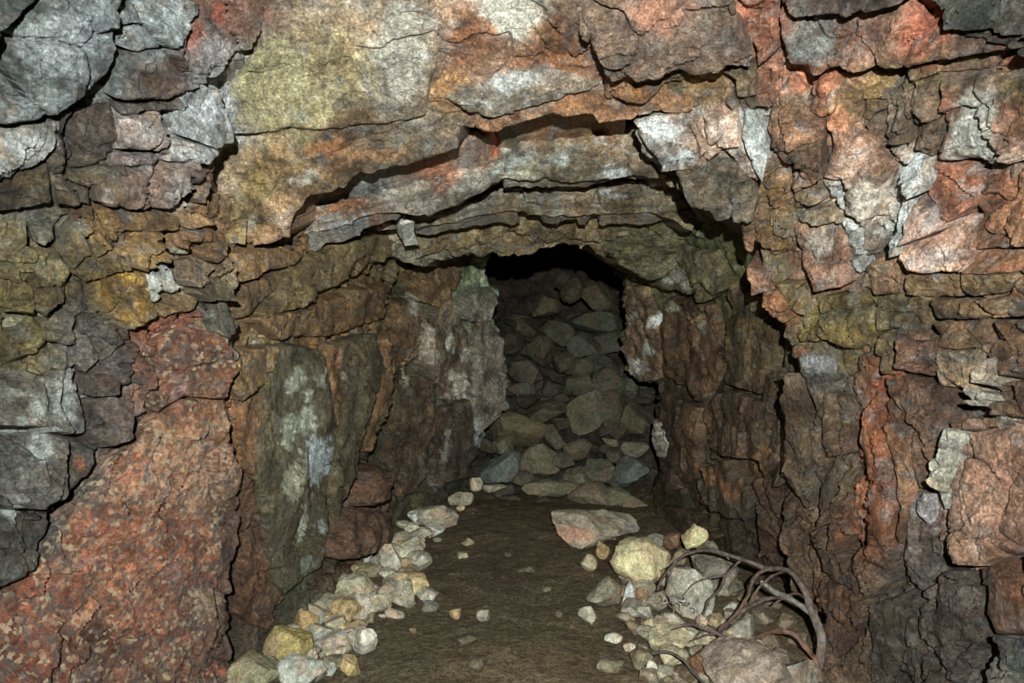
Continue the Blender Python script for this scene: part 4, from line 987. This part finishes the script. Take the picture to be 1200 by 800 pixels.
# rubble heap at the end of the tunnel
def pd(u, v):
    return float(LAY['pile'].d(np.array([float(u)]), np.array([float(v)]))[0])
for (u, v, ru, rv, c, lab) in [
  (587,546,24,18,(66,76,72),'blue-green boulder at the left foot of the far rubble heap'),
  (633,538,29,16,(76,74,56),'wide tan stone low in the middle of the far heap'),
  (604,503,32,20,(66,60,40),'olive-brown slab leaning at the left of the far heap'),
  (649,512,15,13,(68,64,52),'grey stone right of the olive-brown leaning slab'),
  (687,482,24,25,(66,66,50),'big pale boulder in the centre of the far heap'),
  (642,482,22,12,(60,60,44),'flat olive stone left of the big pale centre boulder'),
  (714,480,15,21,(60,56,42),'brownish block right of the big pale centre boulder'),
  (744,489,18,20,(60,60,42),'olive stone at the right edge of the far heap'),
  (680,449,17,16,(60,58,46),'grey stone directly above the big pale centre boulder'),
  (712,447,19,17,(62,62,54),'blocky grey stone upper right of the big centre boulder'),
  (678,527,17,12,(66,62,46),'tan wedge below the big pale centre boulder'),
  (738,553,23,16,(60,68,66),'dark bluish boulder at the right foot of the far heap'),
  (703,551,20,13,(62,62,52),'grey-green stone left of the dark bluish boulder'),
  (680,562,18,13,(72,70,56),'grey stone at the foot of the heap, centre'),
  (646,572,32,9,(82,80,64),'long flat pale slab lying at the foot of the heap'),
  (694,583,26,16,(84,76,62),'pinkish-grey stone behind the pink and grey boulder'),
  (724,589,20,15,(86,84,64),'tan stone right behind the pink and grey boulder'),
  (746,596,15,13,(80,76,60),'grey stone against the right wall behind the boulder'),
  (744,528,15,9,(84,82,68),'pale broken stone above the dark bluish boulder'),
  (715,518,9,5,(78,72,52),'small flat stone above the grey-green stone in the heap'),
  (611,455,16,8,(52,52,46),'thin flat slab at the left of the far heap'),
  (588,522,13,10,(70,70,54),'small pale stone on top of the blue-green boulder'),
  (639,358,16,13,(66,64,40),'yellowish stone alone high on the left of the heap'),
  (700,350,17,16,(62,60,40),'rounded yellowish stone near the top right of the heap'),
  (673,341,15,14,(54,50,34),'olive stone at the top of the heap in the middle'),
  (659,328,9,11,(42,40,34),'dim small stone, topmost of the far heap'),
  (697,379,31,14,(50,54,44),'long grey-green slab below the rounded yellowish stone'),
  (619,386,18,13,(50,48,34),'olive stone at the upper left of the heap'),
  (652,391,20,15,(52,54,42),'grey-green stone below the lone yellowish stone'),
  (684,406,19,13,(54,56,46),'grey stone below the long grey-green slab'),
  (714,400,17,14,(52,54,46),'grey stone at the upper right edge of the heap'),
  (630,411,19,17,(54,54,40),'large olive-grey stone in the upper left of heap'),
  (614,436,18,14,(54,54,44),'grey rough stone at the left edge of the heap'),
  (681,431,16,11,(56,54,40),'tan-grey stone in the upper centre of the heap'),
  (706,425,19,14,(50,52,42),'broad grey stone in the upper right of the heap'),
  (600,401,13,13,(48,40,30),'brownish stone wedged against the left wall of the recess'),
  (607,374,16,7,(44,44,38),'thin dim slab at the upper left of the heap'),
  (661,425,13,11,(52,50,36),'small olive stone in the upper centre of the heap'),
  (650,455,14,10,(44,40,32),'dim brown stone in a gap of the heap centre'),
  (660,540,12,9,(58,54,44),'small grey stone beside the wide tan stone'),
  (735,455,14,12,(54,56,44),'grey stone under the whitish bulge of the right wall'),
  (620,470,14,8,(48,42,34),'dim flat stone above the flat olive stone'),
  (720,535,10,8,(62,56,48),'small stone between the broken pale and grey-green ones'),
  (612,560,13,8,(60,56,44),'small stone right of the blue-green boulder'),
 ]:
    stone(u, v, ru * 1.08, rv * 1.08, tuple(x * (.62 + .24 * min(1, max(0, (v - 330) / 220))) for x in c), lab, GP, d=pd(u, v) - .08, cuts=11, dep=.9)  # stones painted darker toward the heap top, as the recess dims
rng = random.Random(5)
for i in range(90):
    v = rng.uniform(335, 600); lo = 575 if v < 480 else 560; hi = 725 if v < 440 else 768
    u = rng.uniform(lo, hi)
    if v < 430 and (u < 650 or i % 2): continue
    r = rng.uniform(7, 13)
    g = 24 + (v - 330) * .07  # shade of the gaps painted into the fillers, deeper toward the top
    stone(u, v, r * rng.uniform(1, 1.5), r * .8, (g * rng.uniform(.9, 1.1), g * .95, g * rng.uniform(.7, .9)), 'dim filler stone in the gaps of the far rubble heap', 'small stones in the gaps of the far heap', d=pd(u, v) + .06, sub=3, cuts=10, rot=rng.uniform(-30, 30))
# gravel along both strips: too small to pick apart
BAGS = ([], [])
for i in range(170):
    t = rng.random()
    if i % 2:
        v = 585 + t * 215; u = 465 - (v - 650) * .85 + rng.gauss(0, 30)
        lab, g = 'small gravel stone among the left rubble strip', 'gravel in the left rubble strip'
    else:
        v = 650 + t * 150; u = 785 + (v - 650) * .25 + rng.uniform(-72, 72)
        lab, g = 'small gravel stone among the right rubble', 'gravel in the right rubble'
    r = rng.uniform(3, 8) * (v - 300) / 400
    b = rng.uniform(95, 150)
    stone(u, v, r * rng.uniform(1, 1.4), r * .75, (b, b * rng.uniform(.86, .98), b * rng.uniform(.6, .88)), lab, g, sub=3, cuts=12, rot=rng.uniform(-35, 35), bag=BAGS[i % 2])

for bag, lab in ((BAGS[1], 'small gravel strewn between the stones of the left rubble strip'), (BAGS[0], 'small gravel strewn between the stones of the right rubble')):
    n0, VV, QQ, CC = 0, [], [], []
    for (V_, Q_, C_) in bag:
        VV.append(V_); QQ.append(Q_ + n0); CC.append(C_); n0 += len(V_)
    VV = np.concatenate(VV); g0 = VV.mean(0) * np.array([1, 1, 0])
    o = link('gravel', raw_mesh('gravel', VV - g0, np.concatenate(QQ), np.concatenate(CC), M_STONE, 30), None, tuple(g0))
    o['kind'] = 'stuff'; o['label'] = lab; o['category'] = 'gravel'
for i in range(64):
    v = 600 + 195 * ((i + rng.random()) / 64) ** .9
    u = 462 - (v - 650) * .88 + rng.uniform(-52, 36) * (.6 + (v - 600) / 260)
    r = rng.uniform(8, 14) * (v - 330) / 400
    b = rng.uniform(112, 150); w = rng.random()
    cc = (b, b * .97, b * .84) if w < .5 else ((b * 1.05, b * .9, b * .62) if w < .75 else (b * .95, b, b * .98))
    kind_ = 'grey' if w < .5 else ('tan' if w < .75 else 'bluish')
    stone(u, v, r * rng.uniform(1.1, 1.6), r * rng.uniform(.6, .85), cc, 'flat angular %s stone wedged among the larger ones of the left rubble strip' % kind_, 'flat filler stones of the left strip', cuts=16, rot=rng.uniform(-25, 25))
for i in range(26):
    v = rng.uniform(672, 796); u = 772 + (v - 672) * .28 + rng.uniform(-50, 80)
    r = rng.uniform(7, 12) * (v - 330) / 400; b = rng.uniform(110, 158)
    stone(u, v, r * rng.uniform(1.1, 1.5), r * rng.uniform(.6, .85), (b, b * .96, b * .82), 'flat angular pale stone wedged among the larger ones of the right rubble', 'flat filler stones of the right rubble', cuts=16, rot=rng.uniform(-25, 25))

# ------------------------------------------------------------------ dead branch
def wood_material():
    m = bpy.data.materials.new('dead_wood'); m.use_nodes = True
    nt = m.node_tree; N = nt.nodes; L_ = nt.links; b = N['Principled BSDF']
    tc = N.new('ShaderNodeTexCoord'); n = N.new('ShaderNodeTexNoise'); n.inputs['Scale'].default_value = 45; n.inputs['Detail'].default_value = 5
    L_.new(tc.outputs['Object'], n.inputs['Vector'])
    at = N.new('ShaderNodeAttribute'); at.attribute_name = 'mineral'
    r = N.new('ShaderNodeMapRange'); r.inputs[1].default_value = .3; r.inputs[2].default_value = .7; r.inputs[3].default_value = .3; r.inputs[4].default_value = 1.6
    L_.new(n.outputs['Fac'], r.inputs[0])
    x = N.new('ShaderNodeVectorMath'); x.operation = 'SCALE'; L_.new(at.outputs['Color'], x.inputs[0]); L_.new(r.outputs[0], x.inputs['Scale'])
    L_.new(x.outputs[0], b.inputs['Base Color']); b.inputs['Roughness'].default_value = .7
    bp = N.new('ShaderNodeBump'); bp.inputs['Strength'].default_value = .5; bp.inputs['Distance'].default_value = .004
    L_.new(n.outputs['Fac'], bp.inputs['Height']); L_.new(bp.outputs[0], b.inputs['Normal'])
    return m
M_WOOD = wood_material()
def tube(name, pts, r0, r1, c, parent, seed=0):
    """pts: (u, v, distance) along the branch"""
    a = np.array(pts, float)
    P = unproj(a[:, 0], a[:, 1], a[:, 2])
    t = np.concatenate([[0], np.cumsum(np.linalg.norm(np.diff(P, axis=0), axis=1))]); t /= t[-1]
    n = max(10, len(pts) * 5)
    s = np.linspace(0, 1, n)
    # Catmull-Rom
    Q = np.empty((n, 3))
    for k in range(n):
        i = min(max(np.searchsorted(t, s[k]) - 1, 0), len(t) - 2)
        f = (s[k] - t[i]) / (t[i + 1] - t[i])
        p0, p1, p2, p3 = P[max(i - 1, 0)], P[i], P[i + 1], P[min(i + 2, len(P) - 1)]
        Q[k] = .5 * (2 * p1 + (p2 - p0) * f + (2 * p0 - 5 * p1 + 4 * p2 - p3) * f ** 2 + (3 * p1 - p0 - 3 * p2 + p3) * f ** 3)
    Q += .004 * np.stack([vnoise(Q * 25, seed + 1), vnoise(Q * 25 + 3, seed + 2), vnoise(Q * 25 + 6, seed + 3)], 1)
    T_ = np.gradient(Q, axis=0); T_ /= np.linalg.norm(T_, axis=1)[:, None]
    up = np.array([.1, 1, .2]); A = np.cross(T_, up); A /= np.linalg.norm(A, axis=1)[:, None]; B = np.cross(T_, A)
    k = 8
    r = (r0 + (r1 - r0) * s) * (1 + .16 * vnoise(np.stack([s * 14, s * 0, s * 0 + seed], 1), 5))
    V = []
    for j in range(k):
        th = 2 * math.pi * j / k
        V.append(Q + (A * math.cos(th) + B * math.sin(th)) * (r * (1 + .12 * math.sin(3 * th + seed)))[:, None])
    V = np.stack(V, 1).reshape(-1, 3)
    qs = []
    for i in range(n - 1):
        for j in range(k):
            qs.append((i * k + j, i * k + (j + 1) % k, (i + 1) * k + (j + 1) % k, (i + 1) * k + j))
    V = np.vstack([V, Q[0] , Q[-1]])
    e0, e1 = n * k, n * k + 1
    for j in range(0, k, 1):
        qs.append((e0, (j + 1) % k, j, j)) if False else None
    ctr = Q.mean(0) - np.array(parent.location)
    col = np.tile(albedo(np.array(c, float), np.array(float(a[:, 2].mean()))), (len(V), 1))
    me = raw_mesh(name, V[:-2] - Q.mean(0), np.array(qs), col[:-2], M_WOOD, 60)
    return link(name, me, parent, tuple(ctr))
br = bpy.data.objects.new('dead_branch', None); COL.objects.link(br)
br.location = tuple(unproj(np.array(960.), np.array(772.), np.array(2.9)))
br['label'] = 'bare forked dead branch arching over the stones by the right wall'; br['category'] = 'branch'
MM = .001
tube('stem', [(958,786,2.72),(963,752,2.70),(960,735,2.73),(950,713,2.80),(943,692,2.87),(931,674,2.95),(917,667,3.02),(899,665,3.1),(875,657,3.15),(848,648,3.22),(824,645,3.28),(803,650,3.33),(786,664,3.36),(776,678,3.38),(770,690,3.4)], 16*MM, 5*MM, (88,76,70), br, 1)
tube('side_branch', [(957,728,2.75),(944,713,2.82),(923,701,2.9),(905,692,2.99),(891,681,3.02)], 14*MM, 10*MM, (112,108,100), br, 2)
tube('side_branch', [(905,665,3.09),(890,671,3.08),(881,683,3.05),(876,700,3.02),(860,722,2.98),(842,737,2.92)], 9*MM, 6*MM, (84,64,56), br, 3)
tube('side_branch', [(930,703,2.88),(915,700,2.94),(902,701,2.99),(884,708,3.02),(868,718,3.05),(854,731,2.98),(842,741,2.92)], 9*MM, 6*MM, (80,62,58), br, 4)
tube('side_branch', [(962,798,2.66),(957,776,2.68),(949,764,2.72),(932,746,2.76),(914,740,2.78),(896,743,2.74),(878,750,2.72),(860,749,2.72),(848,746,2.74)], 11*MM, 6*MM, (98,62,52), br, 5)
tube('twig', [(847,744,2.76),(827,737,2.8),(806,731,2.85),(788,738,2.88)], 7*MM, 3*MM, (78,62,58), br, 6)
tube('twig', [(867,658,3.17),(848,673,3.2),(830,677,3.22),(812,684,3.25),(800,698,3.26)], 6*MM, 3*MM, (82,72,66), br, 7)
tube('twig', [(850,673,3.2),(844,689,3.18),(830,704,3.16),(824,720,3.15)], 7*MM, 5*MM, (72,58,52), br, 8)
tube('twig', [(764,764,2.72),(785,764,2.68),(800,773,2.64),(812,788,2.6),(828,803,2.56)], 6*MM, 5*MM, (70,60,52), br, 9)
tube('twig', [(792,658,3.35),(786,672,3.32),(783,684,3.3),(778,694,3.3)], 5*MM, 3*MM, (85,76,70), br, 10)
tube('twig', [(922,668,3.07),(902,676,3.02),(888,690,3.0),(882,704,3.0)], 6*MM, 4*MM, (84,62,54), br, 11)
tube('twig', [(943,700,2.86),(932,694,2.92),(918,700,2.96),(906,708,3.0)], 6*MM, 4*MM, (82,66,60), br, 12)
tube('twig', [(846,742,2.78),(826,744,2.78),(810,752,2.8)], 5*MM, 3*MM, (76,60,55), br, 13)
tube('twig', [(856,748,2.74),(840,756,2.7),(832,768,2.66)], 5*MM, 3*MM, (76,60,55), br, 14)
tube('twig', [(944,690,2.88),(951,705,2.82),(956,718,2.76)], 5*MM, 6*MM, (95,85,78), br, 15)
rt = random.Random(3)
for i in range(16):
    u, v = rt.choice([(772,690),(780,695),(800,699),(786,706),(776,714),(795,712),(806,706),(824,716)])
    u += rt.uniform(-7, 7); v += rt.uniform(-3, 6); d_ = 3.2
    a_ = rt.uniform(.2, 2.9); l_ = rt.uniform(5, 11)
    tube('fine_twig', [(u, v, d_),(u + math.cos(a_) * l_ * .6, v + math.sin(a_) * l_ * .6, d_ - .02),(u + math.cos(a_ + .7) * l_, v + math.sin(a_ + .7) * l_, d_ - .01)], 2.6*MM, 1.6*MM, rt.choice([(150,146,140),(120,112,105),(90,80,74)]), br, 20 + i)
